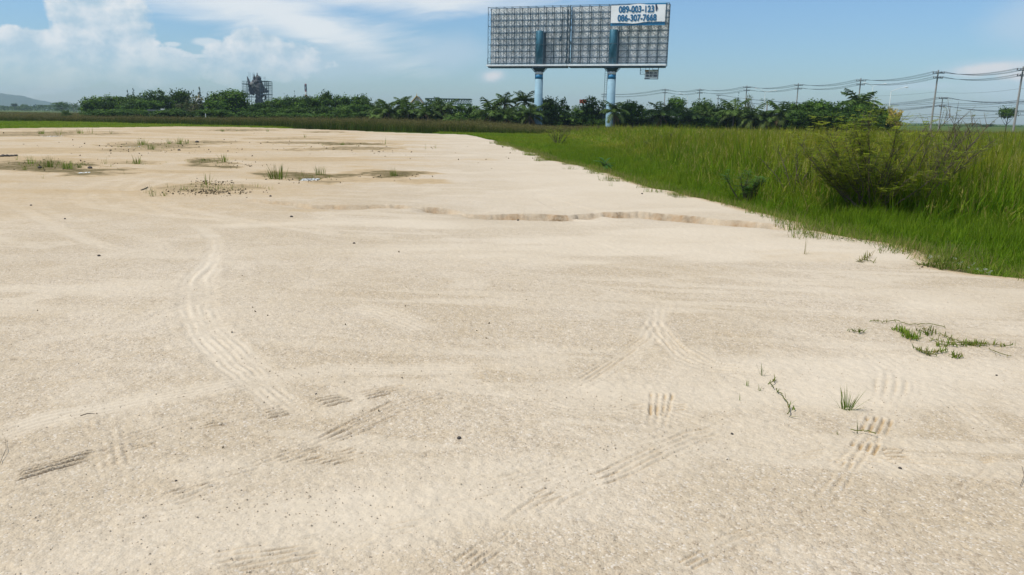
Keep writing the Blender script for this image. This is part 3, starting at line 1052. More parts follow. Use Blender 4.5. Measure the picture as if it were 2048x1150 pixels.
def text_mesh(body, size, mat, name, width=None, bold=.0):
    cu = bpy.data.curves.new('t', 'FONT')
    cu.body, cu.size, cu.align_x, cu.align_y = body, size, 'CENTER', 'CENTER'
    cu.extrude = .01
    o = bpy.data.objects.new('t', cu)
    COL.objects.link(o)
    dg = bpy.context.evaluated_depsgraph_get()
    me = bpy.data.meshes.new_from_object(o.evaluated_get(dg))
    bpy.data.objects.remove(o)
    co = np.empty(len(me.vertices) * 3, np.float32)
    me.vertices.foreach_get('co', co)
    co = co.reshape(-1, 3)
    k = 1.0 if width is None else width / (co[:, 0].max() - co[:, 0].min())
    # stand the flat letters upright (x -> x, y -> z); bold strokes from slightly shifted copies
    mb = MB()
    polys = [tuple(p.vertices) for p in me.polygons]
    for q, (dx, dz) in enumerate(((0, 0), (bold, 0), (0, bold), (bold, bold)) if bold else ((0, 0),)):
        mb.add(np.stack([co[:, 0] * k + dx, -co[:, 2] - .003 * q, co[:, 1] + dz], 1), polys)
    bpy.data.meshes.remove(me)
    return mb.mesh(name, mat)


def billboard(x0, x1, post_px, label, ladder):
    """x0..x1 along the common front line, local frame: x along, y depth (0 = panel, -depth = our side), z up"""
    W = x1 - x0
    H = BZ1 - BZ0
    c, s = math.cos(BB_YAW), math.sin(BB_YAW)
    ox, oy = BL[0] + c * x0, BL[1] + s * x0
    rt = thing('billboard', (ox, oy, 0), label, 'billboard', 'twin billboards seen from behind', BB_YAW)
    nx, nz = 10, 9
    bw, bh = W / nx, (H - .55) / nz
    zb = BZ0 + .55
    pan = MB().box((.02, 0, .02), (bw - .02, .03, bh - .02))
    # pressed ribs on each sheet
    for k in (.33, .66):
        pan.box((bw * k - .03, -.02, .03), (bw * k + .03, -.002, bh - .03))
    pm = pan.mesh('panel', M_SHEET)
    for i in range(nx):
        for j in range(nz):
            put('panel', pm, rt, (i * bw, random.uniform(0, .02), zb + j * bh), (random.uniform(-.006, .006), 0, 0))
    up = MB().box((-.05, -.05, 0), (.05, .05, H - .1)).mesh('upright', M_STEEL)
    upf = MB().box((-.035, -.035, 0), (.035, .035, H)).mesh('upright', M_STEEL)
    rl = MB().box((0, -.04, -.04), (W, .04, .04)).mesh('rail', M_STEEL)
    rlf = MB().box((0, -.03, -.03), (W, .03, .03)).mesh('rail', M_STEEL)
    for i in range(nx + 1):
        put('upright', up, rt, (min(W, max(0, i * bw)), -.16, BZ0 + .1))
        put('upright', upf, rt, (min(W, max(0, i * bw)), -BB_DEPTH, BZ0 + .05))
    for j in range(nz + 1):
        put('rail', rl, rt, (0, -.27, zb + j * bh))
        if j in (0, 3, 6, 9):
            put('rail', rlf, rt, (0, -BB_DEPTH + .08, zb + j * bh))
    # lattice: depth struts, zig-zags in every bay
    lt = MB()
    d0, d1 = -.30, -BB_DEPTH
    for i in range(nx + 1):
        x = i * bw
        for j in range(nz + 1):
            z = zb + j * bh
            lt.tube([(x, d0 + .1, z), (x, d1, z)], .020, 4)
            if j < nz:
                za, zc = (z, z + bh) if (i + j) % 2 else (z + bh, z)
                lt.tube([(x, d0 + .1, za), (x, d1, zc)], .016, 4)
    for i in range(nx):
        for j in range(nz):
            z = zb + j * bh
            x = i * bw
            if j % 2 == 1:
                lt.tube([(x, d0, z), (x + bw, d0, z + bh)], .026, 4)
            else:
                lt.tube([(x, d0, z + bh), (x + bw, d0, z + bh * .1)], .022, 4)
                lt.tube([(x + bw * .5, d0, z + bh * .5), (x + bw, d0, z + bh)], .020, 4)
    put('lattice', lt.mesh('lattice', M_STEEL), rt)
    # walkway along the foot
    put('walkway', MB().box((-.15, -BB_DEPTH - .35, BZ0 + .10), (W + .02, -.35, BZ0 + .34)).mesh('walkway', M_SHEET), rt)
    put('foot_beam', MB().box((.1, -BB_DEPTH - .2, BZ0 - .12), (W - .1, -.2, BZ0 + .097)).mesh('foot_beam', M_STEEL), rt)
    hr = MB()
    for i in range(nx * 2 + 1):
        hr.tube([(i * bw / 2, -BB_DEPTH - .33, BZ0 + .34), (i * bw / 2, -BB_DEPTH - .33, BZ0 + 1.25)], .022, 4)
    hr.tube([(0, -BB_DEPTH - .33, BZ0 + 1.25), (W, -BB_DEPTH - .33, BZ0 + 1.25)], .022, 4)
    hr.tube([(0, -BB_DEPTH - .33, BZ0 + .8), (W, -BB_DEPTH - .33, BZ0 + .8)], .018, 4)
    put('handrail', hr.mesh('handrail', M_STEEL), rt)
    # post
    P = at_dist(post_px, 135, (BL[1] + BR[1]) / 2)
    lx = (P[0] - ox) * c + (P[1] - oy) * s
    ly = -BB_DEPTH * .62
    lx += .3
    pr = .60
    ztop = BZ0 + H * .60
    put('post', MB().lathe([(pr, BZ0 + .36), (pr, ztop), (pr * .96, ztop + .03)], 28, center=(lx, ly)).mesh('post', M_TEAL, True), rt)
    put('rear_tube', MB().box((lx + pr * .95, ly + .05, BZ0 + .36), (lx + pr * .95 + .22, ly + .6, ztop - .2)).mesh('rear_tube', M_STEEL), rt)
    put('collar', MB().lathe([(pr * 1.08, BZ0 - .66), (pr * 1.25, BZ0 - .5), (pr * 1.75, BZ0 - .128), (pr * 1.75, BZ0 - .123)], 20, center=(lx, ly)).mesh('collar', M_STEEL), rt)
    for k in range(8):
        a = k * math.pi / 4 + .2
        gus = MB().tube([(lx + math.cos(a) * pr * 1.05, ly + math.sin(a) * pr * 1.05, BZ0 - .75), (lx + math.cos(a) * pr * 2.0, ly + math.sin(a) * pr * 2.0, BZ0 - .13)], .05, 4)
        put('gusset', gus.mesh('gusset', M_STEEL), rt)
    z1 = BZ0 - .67
    put('white_band', MB().lathe([(pr * 1.02, z1 - .42), (pr * 1.02, z1)], 28, center=(lx, ly)).mesh('white_band', M_WHITE, True), rt)
    put('blue_band', MB().lathe([(pr * 1.015, z1 - 1.05), (pr * 1.015, z1 - .423)], 28, center=(lx, ly)).mesh('blue_band', M_BLUE, True), rt)
    put('post', MB().lathe([(pr * 1.12, -.6), (pr * 1.1, .4), (pr, z1 - 1.053)], 28, center=(lx, ly)).mesh('post', M_POST, True), rt)
    put('flange', MB().lathe([(pr * 1.5, -.5), (pr * 1.5, .08)], 20, center=(lx, ly)).mesh('flange', M_STEEL), rt)
    if ladder:
        ld = MB()
        for dx in (-.22, .12):
            ld.tube([(lx - pr - .25 + dx, ly, 1.2), (lx - pr - .2 + dx, ly, BZ0 - .1)], .03, 4)
        for k in range(24):
            z = 1.4 + k * (BZ0 - 1.7) / 23
            ld.tube([(lx - pr - .47, ly, z), (lx - pr - .12, ly, z)], .018, 4)
        put('ladder', ld.mesh('ladder', M_STEEL), rt)
    return rt, ox, oy


GAPX = BB_W * (1148.5 - 982.5) / 351.0 * .985
bb1 = billboard(0, GAPX - .12, 1072.5, 'left steel billboard seen from behind, bare lattice and no banner', False)
bb2 = billboard(GAPX + .12, BB_W, 1226, 'right steel billboard seen from behind, with a phone-number banner in its corner', True)


def bb_pt(x, y, z):
    c, s = math.cos(BB_YAW), math.sin(BB_YAW)
    return (BL[0] + c * x - s * y, BL[1] + s * x + c * y, z)


# dark cable bundles in the gap between the two boards
for gx, lab in ((GAPX - .22, 'thick dark cable bundle hanging on the left side of the gap between the billboards'),
                (GAPX + .24, 'thick dark cable bundle hanging on the right side of the gap between the billboards')):
    mb = MB()
    for q in range(3):
        mb.tube([bb_pt(gx + random.uniform(-.10, .10) + q * .06 - .06, -BB_DEPTH - .14 - .05 * q, BZ0 + .45 + (BZ1 - BZ0 - .6) * i / 24) for i in range(25)], .06, 5)
    tag(put('cable_bundle', mb.mesh('cable_bundle', M_STEEL)), lab, 'cable', 'cable bundles on the billboards')
mb = MB()
mb.tube([bb_pt(GAPX - 1.05 - .12 * (i % 2) * .5, -BB_DEPTH - .12, BZ1 - 1.9 - 2.6 * i / 10) for i in range(11)], .07, 5)
mb.box((0, 0, 0), (0, 0, 0))
q = bb_pt(GAPX - 1.25, -BB_DEPTH - .12, BZ1 - 4.7)
mb.box((q[0] - .14, q[1] - .08, q[2] - .35), (q[0] + .14, q[1] + .08, q[2] + .35))
tag(put('hanging_cable', mb.mesh('hanging_cable', M_STEEL)), 'short loose dark cable with a box dangling on the left billboard', 'cable')


def banner():
    yaw = BB_YAW
    scl = 114.9 / PX_F

    def loc(px, py):
        # along the board, at banner depth
        P = at_dist(px, py, 114.9)
        c, s = math.cos(yaw), math.sin(yaw)
        x = (P[0] - BL[0]) * c + (P[1] - BL[1]) * s
        return x, P[2]
    x0, zt = loc(1224.5, 13)
    x1, _ = loc(1335.5, 13)
    _, zb = loc(1280, 48.5)
    D = -BB_DEPTH - .62
    o = bb_pt(x0, D, zb)
    rt = thing('banner', o, 'white banner with two phone numbers in blue on the right billboard', 'banner', None, yaw)
    W, Hh = x1 - x0, zt - zb
    mb = MB()
    nx, nz = 28, 8
    vs, fs = [], []
    for j in range(nz + 1):
        for i in range(nx + 1):
            u, v = i / nx, j / nz
            z = v * Hh
            if j == 0:
                z += -.12 * math.exp(-((u - .42) / .13) ** 2) + .10 * sstep(np.array(u), .5, .72)
            if j == nz:
                z += .16 * math.exp(-((u - .50) / .12) ** 2)
            vs.append((u * W, .018 * math.sin(u * 19) * math.sin(v * 3.1) + .007 * math.sin(u * 47 + v * 4), z))
    for j in range(nz):
        for i in range(nx):
            a = j * (nx + 1) + i
            fs.append((a, a + 1, a + nx + 2, a + nx + 1))
    put('sheet', mb.add(vs, fs).mesh('sheet', M_BANNER, True), rt)
    put('border', MB().box((W * .62, .09, Hh - .06), (W + .05, .14, Hh + .22)).mesh('border', M_BLUE), rt)['label'] = 'blue strip along the top right of the banner'
    put('border', MB().box((0, .09, Hh - .06), (W * .44, .14, Hh + .12)).mesh('border', M_STEEL), rt)['label'] = 'dark strip along the top left of the banner'
    put('border', MB().box((0, .12, -.38), (W + .02, .17, .06)).mesh('border', M_BLUE), rt)['label'] = 'blue strip along the bottom of the banner'
    put('border', MB().box((W + .06, .05, -.4), (W + .22, .25, Hh + .2)).mesh('border', M_STEEL), rt)['label'] = 'dark bar at the right end of the banner'
    px1 = 79.0 / 111 * W
    put('phone_number', text_mesh('089-003-123', 1.22, M_INK, 'phone_number', px1 * .905, .055), rt, (W * (1276.5 - 1224.5) / 111, -.040, Hh * .735))
    put('phone_number', text_mesh('1', 1.15, M_INK2, 'phone_number', None, .05), rt, (W * (1316.5 - 1224.5) / 111, -.045, Hh * .80), (0, -.10, 0), (1.2, 1, 1.05))
    put('phone_number', text_mesh('086-307-7668', 1.22, M_INK, 'phone_number', px1, .055), rt, (W * (1278.3 - 1224.5) / 111, -.040, Hh * .245))
    # torn curl over the last figure
    cv = MB().tube([(W * .815, -.06, Hh * .97), (W * .838, -.08, Hh * .94), (W * .85, -.08, Hh * .86), (W * .853, -.06, Hh * .76)], .045, 5)
    put('torn_flap', cv.mesh('torn_flap', M_INK2), rt)
    st_ = MB()
    for u in (.02, .35, .68, .98):
        for zz in (.15, Hh - .15):
            st_.tube([(u * W, .08, zz), (u * W, .62, zz)], .03, 4)
    put('strut', st_.mesh('strut', M_STEEL), rt)


banner()


def small_sign():
    Y = 114.6
    P0 = at_dist(1280, 155.5, Y)
    P1 = at_dist(1315.2, 158.5, Y)
    top = BZ0 - .12
    rt = thing('hanging_sign', (P0[0], Y, P1[2]), 'small white phone-number sign hanging under the right billboard', 'sign', None, BB_YAW * .4)
    W = P1[0] - P0[0]
    Hh = top - P1[2]
    xs = W * 20 / 62.0 * .8
    mb = MB()
    mb.tube([(W, 0, 0), (W, 0, Hh)], .06, 5)
    mb.tube([(0, 0, Hh * .42), (0, 0, Hh)], .045, 5)
    mb.tube([(0, 0, Hh * .42), (xs, 0, Hh * .42)], .035, 4)
    mb.tube([(0, 0, Hh * .82), (W, 0, Hh * .82)], .035, 4)
    mb.tube([(0, 0, Hh * .82), (xs, 0, Hh * .42)], .02, 4)
    mb.tube([(0, 0, Hh * .5), (xs, 0, Hh * .75)], .02, 4)
    mb.tube([(xs, 0, 0), (W, 0, 0)], .05, 4)
    for k in (.3, .5, .68):
        mb.tube([(W * k, 0, Hh * .78), (W * k, 0, Hh)], .03, 4)
    put('frame', mb.mesh('frame', M_STEEL), rt)
    put('board', MB().box((xs, -.12, Hh * .05), (W - .06, -.07, Hh * .82)).mesh('board', M_BANNER), rt)
    put('orange_patch', MB().box((xs, -.16, Hh * .68), (xs + W * .2, -.123, Hh * .83)).mesh('orange_patch', M_ORANGE), rt)
    put('dark_strip', MB().box((W * .68, -.16, Hh * .78), (W, -.123, Hh * .86)).mesh('dark_strip', M_NAVY), rt)
    put('dark_strip', MB().box((xs - .04, -.16, -.03), (xs + W * .28, -.123, Hh * .06)).mesh('dark_strip', M_NAVY), rt)
    tw = (W - xs) * .82
    put('phone_number', text_mesh('089-003-1231', .42, M_INK2, 'phone_number', tw, .02), rt, ((xs + W) / 2, -.132, Hh * .53))
    put('phone_number', text_mesh('086-307-7668', .42, M_INK2, 'phone_number', tw, .02), rt, ((xs + W) / 2, -.132, Hh * .29))


small_sign()

# ------------------------------------------------------------------ trees
def TT(name, lab, grp, kind, rows):
    for q, (px, top, Y, w) in enumerate(sorted(rows)):
        k = kind if kind[-1].isdigit() else kind + str(random.randrange(len([q for q in CROWN if q.startswith(kind)])))
        tree(name, px, top, Y, w, k, lab % ORD[q] if '%s' in lab else lab, 'tree', grp)


ORD = ['first', 'second', 'third', 'fourth', 'fifth', 'sixth', 'seventh', 'eighth', 'ninth', 'tenth', 'eleventh', 'twelfth', 'thirteenth', 'fourteenth', 'fifteenth', 'sixteenth']
# left clump
TT('broadleaf_tree', 'dark green broadleaf tree, %s from the left among the plain ones of the left clump', 'broadleaf trees of the left clump', 'broad',
   [(192, 194, 150, 58), (222, 191, 155, 62), (252, 191, 152, 60), (283, 195, 150, 60), (205, 203, 148, 50), (268, 203, 147, 60), (372, 200, 160, 50), (300, 200, 147, 50)])
tree('broadleaf_tree', 312, 183, 156, 66, 'broad1', 'tallest left-clump broadleaf tree with a broad dark crown over the grey shed', 'tree', 'broadleaf trees of the left clump')
tree('broadleaf_tree', 345, 180, 158, 62, 'broad4', 'dark round-topped tree just left of the olive thorny tree', 'tree', 'broadleaf trees of the left clump')
tree('olive_tree', 383, 192, 146, 66, 'olive0', 'pale olive thin-leaved tree with bare twigs in the left clump', 'tree')
tree('broadleaf_tree', 437, 184, 147, 56, 'broad2', 'large dense tree with bright leaf tips, left of the scaffolded statue', 'tree', 'broadleaf trees of the left clump')
tree('broadleaf_tree', 474, 179, 146, 62, 'broad5', 'tall dark tree right against the scaffolded statue on its left', 'tree', 'broadleaf trees of the left clump')
tree('broadleaf_tree', 456, 197, 144, 84, 'broad0', 'wide dark lower tree in front of the pair left of the statue', 'tree', 'broadleaf trees of the left clump')
TT('casuarina_tree', 'thin spiky casuarina tip, %s from the left behind the left clump of trees', 'casuarinas behind the left clump', 'needle',
   [(255, 180, 185, 18), (266, 177, 185, 17), (290, 183, 185, 14), (354, 176, 185, 18), (371, 184, 185, 22), (388, 181, 188, 22), (414, 186, 188, 20), (425, 190, 188, 20)])
tree('casuarina_tree', 399, 174, 186, 24, 'needle1', 'tallest casuarina, beside the small white stupa', 'tree', 'casuarinas behind the left clump')
# middle wood between statue and palms
TT('broadleaf_tree', 'dark green tree, %s to the right from the scaffolded statue in the middle row', 'broadleaf trees of the middle row', 'broad',
   [(514, 207, 142, 46), (536, 202, 146, 50), (553, 196, 148, 46), (570, 196, 146, 46), (590, 193, 147, 48), (606, 194, 145, 44), (634, 192, 146, 44), (668, 195, 143, 50), (684, 192, 146, 42),
    (701, 191, 143, 44), (740, 202, 138, 40), (545, 215, 140, 60), (600, 213, 139, 64), (640, 212, 138, 60), (700, 210, 134, 60), (722, 208, 133, 54)])
tree('broadleaf_tree', 621, 192, 146, 40, 'broad3', 'loose-topped green tree at the foot of the telecom tower', 'tree', 'broadleaf trees of the middle row')
tree('round_topped_tree', 652, 180, 143, 26, 'lolly0', 'single tall tree with a small flat round top above the middle row', 'tree')
tree('broadleaf_tree', 724, 190, 140, 46, 'broad2', 'tall dark tree at the right end of the middle row, before the palms', 'tree', 'broadleaf trees of the middle row')
TT('casuarina_tree', 'thin casuarina spire above the middle row of trees, %s from the left', 'casuarinas above the middle row', 'needle', [(574, 189, 165, 12), (588, 182, 165, 14)])
tree('young_tree', 682, 213, 128, 44, 'light1', 'light green bushy young tree before the middle row', 'tree')
# trees among palms
tree('young_tree', 904, 226, 116, 62, 'light2', 'pale green low bush-like tree below the steel canopy frame', 'tree')
tree('broadleaf_tree', 934, 207, 122, 50, 'broad0', 'mid green tree between the canopy frame and the billboard palms', 'tree')
tree('broadleaf_tree', 1110, 196, 122, 52, 'broad4', 'rounded bright-edged tree just right of the left billboard post', 'tree')
tree('broadleaf_tree', 1194, 195, 122, 60, 'broad1', 'rounded dark tree just left of the right billboard post', 'tree')
tree('broadleaf_tree', 1268, 202, 118, 52, 'broad3', 'rounded green tree just right of the right billboard post', 'tree')
tree('broadleaf_tree', 1358, 194, 132, 46, 'broad5', 'dark bushy tree below the single-armed street lamp', 'tree')
tree('broadleaf_tree', 1405, 199, 122, 46, 'broad2', 'bright green-topped tree below the third utility pole from the billboard', 'tree')
tree('broadleaf_tree', 1434, 207, 124, 46, 'broad1', 'small dark tree left of the large arching palm', 'tree')
tree('casuarina_tree', 1479, 185, 135, 18, 'needle0', 'feathery casuarina standing behind the large arching palm', 'tree')
tree('thin_tree', 1500, 189, 140, 24, 'olive0', 'thin see-through tree beside a utility pole', 'tree')
TT('broadleaf_tree', 'dark tree filling the gap behind the palm row', 'trees behind the palm row', 'broad',
   [(760, 218, 132, 56), (795, 217, 134, 60), (830, 220, 132, 60), (870, 219, 134, 60), (905, 219, 132, 50), (960, 220, 130, 50), (1000, 214, 128, 60), (1035, 216, 128, 56), (1070, 218, 128, 54), (1085, 214, 126, 40),
    (1140, 217, 126, 50), (1166, 212, 127, 48), (1222, 224, 124, 46), (1245, 220, 124, 50), (1300, 218, 126, 52), (1325, 222, 126, 52), (1380, 218, 126, 50), (1456, 218, 124, 50), (1485, 220, 126, 56),
    (1520, 223, 125, 50), (1545, 226, 124, 54), (1570, 220, 124, 50)])
TT('broadleaf_tree', 'dark tree, %s from the left in the dense wood behind the large feathery bush', 'dark wood behind the feathery bush', 'broad',
   [(1592, 206, 112, 56), (1612, 204, 114, 54), (1632, 201, 114, 58), (1655, 203, 112, 56), (1682, 205, 110, 56), (1722, 206, 110, 54), (1742, 209, 108, 54), (1764, 216, 108, 50), (1780, 226, 104, 44), (1610, 222, 106, 60), (1650, 222, 104, 70), (1700, 224, 102, 70), (1740, 228, 102, 60)])
tree('yellow_tree', 1790, 216, 100, 28, 'yellow0', 'small yellow-leaved treetop right of the dark wood', 'tree')
tree('lone_tree', 2018, 212, 150, 34, 'lolly0', 'lone dark round-crowned tree beside the rightmost utility pole', 'tree')
tree('far_tree', 1947, 246, 420, 30, 'flat0', 'left one of two tiny far trees on the right horizon', 'tree')
tree('far_tree', 1974, 248, 420, 26, 'broad1', 'right one of two tiny far trees on the right horizon', 'tree')
tree('rain_tree', 124, 203.5, 420, 40, 'flat0', 'wide umbrella-shaped tree in front of the far blue hill', 'tree')
tree('far_tree', 28, 206, 700, 12, 'lolly0', 'tiny blue-green tree at the far left, left of a similar one', 'tree')
tree('far_tree', 49, 208.5, 700, 13, 'broad2', 'tiny blue-green tree on the far left, right of its twin', 'tree')
tree('field_tree', 131, 220, 135, 24, 'light0', 'small light green tree in the far left field', 'tree')
# undergrowth along the foot of the trees
for k in range(64):
    px = 180 + k * 25.2 + random.uniform(-6, 6)
    Y = np.interp(px, [180, 500, 740, 1560, 1780], [142, 134, 124, 116, 100]) + random.uniform(-2, 4)
    tree('shrub', px, np.interp(px, [180, 740, 1780], [218, 226, 236]) + random.uniform(-3, 5), Y, random.uniform(42, 64), 'broad%d' % random.randrange(6),
         'dark low shrub filling the foot of the tree row', 'shrub', 'undergrowth at the foot of the tree row')

# palms
for a in [(751, 203, 124, 22, 'small coconut palm at the left end of the palm row, above the banana plant', 1),
          (776, 195, 120, 32, 'coconut palm with pale drooping lower fronds, second from the left', 3),
          (805, 188, 130, 24, 'coconut palm top poking up left of the temple gable', 0),
          (816, 197, 120, 32, 'coconut palm right below the temple gable', 2),
          (852, 198, 119, 32, 'coconut palm with long hanging dry fronds under the left end of the canopy frame', 4),
          (877, 194, 124, 26, 'coconut palm crossing the middle of the canopy frame', 1),
          (892, 193, 122, 30, 'coconut palm crossing the right half of the canopy frame', 1),
          (981, 195, 117, 36, 'full coconut palm at the left of the billboard palms', 2),
          (1009, 183, 124, 26, 'tall coconut palm rising above the full one left of the billboard post', 0),
          (1013, 208, 116, 30, 'low coconut palm with brown dead fronds before the tall one', 5),
          (1050, 178, 124, 28, 'tallest coconut palm, just left of the left billboard post', 0),
          (1060, 203, 116, 30, 'coconut palm directly below the tallest palm', 3),
          (1076, 202, 118, 28, 'coconut palm in front of the foot of the left billboard post', 1),
          (1230, 199, 112, 28, 'coconut palm in front of the white foot of the right billboard post', 2),
          (1324, 198, 117, 34, 'coconut palm beside the white shelter', 4),
          (1379, 209, 117, 32, 'drooping coconut palm with a yellowing frond right of the white shelter', 3),
          (1416, 206, 119, 24, 'half-hidden coconut palm beside the bright green-topped tree', 1),
          (1471, 194, 115, 36, 'large arching coconut palm in front of the feathery casuarina', 1),
          (1507, 207, 113, 32, 'coconut palm right of the large arching one', 1),
          (1536, 214, 112, 28, 'low coconut palm under the double-armed street lamp', 1),
          (1565, 196, 111, 36, 'full coconut palm at the right end of the row, before the dark wood', 1)]:
    palm(*a)
palm(1722, 174, 113, 42, 'large coconut palm standing above the dark wood and the bush', 0, 18)
palm(1601, 208, 112, 22, 'small coconut palm at the edge of the dark wood', 0)
palm(146, 206, 500, 6, 'left one of two tiny far palms beside the umbrella-shaped tree', 0, 9)
palm(151, 205, 500, 6, 'right one of two tiny far palms beside the umbrella-shaped tree', 0, 9)


def banana(px, top, Y, label):
    t = at_dist(px, top, Y)
    rt = thing('banana_plant', (t[0], Y, -.3), label, 'plant')
    H = t[2] + .3
    put('stem', MB().tube([(0, 0, 0), (.03, 0, H * .45), (0, 0, H * .6)], [.14, .11, .06], 8).mesh('stem', M_LEAF_L, True, 'leaf'), rt)
    for k in range(7):
        mb = MB()
        L = H * random.uniform(.5, .7)
        ang = random.uniform(.5, 1.2)
        p = Vector((0, 0, H * .55))
        vs = []
        for i in range(7):
            w = .24 * math.sin(math.pi * (i + .4) / 6.8) * L
            vs += [p + Vector((0, -w, -.1 * w)), p, p + Vector((0, w, -.1 * w))]
            p = p + Vector((math.cos(ang), 0, math.sin(ang))) * L / 6
            ang -= .28
        fs = []
        for i in range(6):
            for j in (0, 1):
                fs.append((3 * i + j, 3 * i + 3 + j, 3 * i + 4 + j, 3 * i + 1 + j))
        mb.add(vs, fs, (random.uniform(.6, 1), 0, 0))
        put('leaf', mb.mesh('leaf', M_LEAF_L, True, 'leaf'), rt, rot=(0, 0, k * .9 + random.uniform(-.2, .2)))


banana(747, 221, 116, 'banana plant with pale broad leaves at the foot of the leftmost palm')


def papaya(px, top, Y, label):
    t = at_dist(px, top, Y)
    rt = thing('papaya_tree', (t[0], Y, -.3), label, 'tree')
    H = t[2] + .3
    put('trunk', MB().tube([(0, 0, 0), (.1, 0, H * .5), (0, 0, H * .93)], [.12, .10, .07], 7).mesh('trunk', M_TRUNK, True), rt)
    for k in range(11):
        mb = MB()
        e = Vector((.9 * math.cos(.5), 0, .5 if k % 2 else .15))
        mb.tube([(0, 0, 0), e], .02, 4, (.4, 0, 0))
        for j in range(7):
            a = (j - 3) * .5
            d = Vector((math.cos(a), math.sin(a), -.35)) * .45
            s = Vector((-math.sin(a), math.cos(a), 0)) * .08
            mb.add([e, e + d * .5 + s, e + d, e + d * .5 - s], [(0, 1, 2, 3)], (random.random(), 0, 0))
        put('leaf', mb.mesh('leaf', M_LEAF, attr='leaf'), rt, (0, 0, H * random.uniform(.82, .93)), (0, 0, k * 2.4))


papaya(1535, 197, 118, 'thin papaya tree with a tuft of lobed leaves under the double-armed street lamp')


def treeline(name, x0, x1, top, Y, label, n, amp):
    mb = MB()
    for k in range(n):
        px = random.uniform(x0, x1)
        h = top(px) + amp * (vnoise(np.array(px * .09), np.array(1.0), 7) - .5) - random.random() ** .6 * -1 * 0
        t = at_dist(px, h, Y)
        z = -.3 + (t[2] + .3) * random.random() ** .55
        p = Vector((t[0], Y + random.uniform(-12, 12), z))
        quad_leaf(mb, p, Vector((random.gauss(0, .5), -1, random.gauss(.4, .5))), Y / PX_F * random.uniform(1.6, 3.2), (random.random() * .8, 0, 0), .7)
    tag(put(name, mb.mesh(name, M_LEAF, attr='leaf')), label, 'trees', None, 'stuff')


treeline('distant_trees', -250, 200, lambda x: 211.5, 700, 'low blue-green line of distant trees at the left horizon', 8000, 6)
treeline('distant_trees', 1780, 2400, lambda x: 249.5 + (x - 1780) * .012, 520, 'low line of distant trees at the right horizon', 2600, 4)

# ------------------------------------------------------------------ buildings and far structures
M_CONC = plain('concrete', (.30, .29, .27), .85, scale=2, var=.18, bump=.2)
M_ROOF = plain('roof_sheet', (.16, .17, .18), .6, .2, scale=2, var=.2)
M_GREY = plain('grey_wall', (.17, .18, .19), .8, scale=2, var=.2)
M_GOLD = plain('gilt', (.55, .36, .10), .4, .5, scale=4, var=.2)
M_GABLE = plain('gable_plaster', (.45, .42, .36), .8, scale=3, var=.15)
M_STONE = plain('statue_concrete', (.075, .082, .088), .85, scale=.8, var=.4, bump=.4)
M_STONE2 = plain('statue_pale', (.22, .22, .21), .85, scale=.8, var=.3)
M_GREENSTEEL = plain('green_steel', (.06, .12, .12), .5, .3, scale=2, var=.2)
M_RED = plain('red_paint', (.40, .06, .04), .5, scale=2, var=.15)


def shed():
    Y = 140.0
    a, b = at_dist(298, 219, Y), at_dist(358, 219, Y)
    z1 = a[2]
    rt = thing('shed', (a[0], Y, -.3), 'low grey shed with a flat roof under the left clump of trees', 'shed')
    W = b[0] - a[0]
    H = z1 + .3
    put('wall', MB().box((.1, .3, 0), (W * .55, 3.2, H * .9)).mesh('wall', M_GREY), rt)
    put('wall', MB().box((W * .6, 1.5, 0), (W - .1, 3.2, H * .9)).mesh('wall', M_GREY), rt)
    put('roof', MB().box((-.2, -.3, H * .905), (W + .2, 3.5, H)).mesh('roof', M_ROOF), rt)
    for k in range(5):
        put('post', MB().box((W * k / 4 - .06, -.12, 0), (W * k / 4 + .06, 0, H * .9)).mesh('post', M_CONC), rt)
    put('window', MB().box((W * .2, .22, H * .35), (W * .38, .297, H * .7)).mesh('window', M_STEEL), rt)
    put('white_panel', MB().box((W * .42, -.36, H * .72), (W * .56, -.31, H * 1.08)).mesh('white_panel', M_WHITE), rt)


def stupa():
    Y = 190.0
    t = at_dist(397, 186, Y)
    rt = thing('stupa', (t[0], Y, -.3), 'small white stupa spire peeking above the trees left of the statue', 'stupa')
    H = t[2] + .3
    put('base', MB().box((-.9, -.9, 0), (.9, .9, H * .62)).mesh('base', M_WHITE), rt)
    put('dome', MB().lathe([(.85, H * .622), (.8, H * .68), (.55, H * .76), (.25, H * .82)], 14).mesh('dome', M_WHITE, True), rt)
    put('spire', MB().lathe([(.22, H * .823), (.14, H * .9), (.02, H)], 10).mesh('spire', M_GOLD), rt)


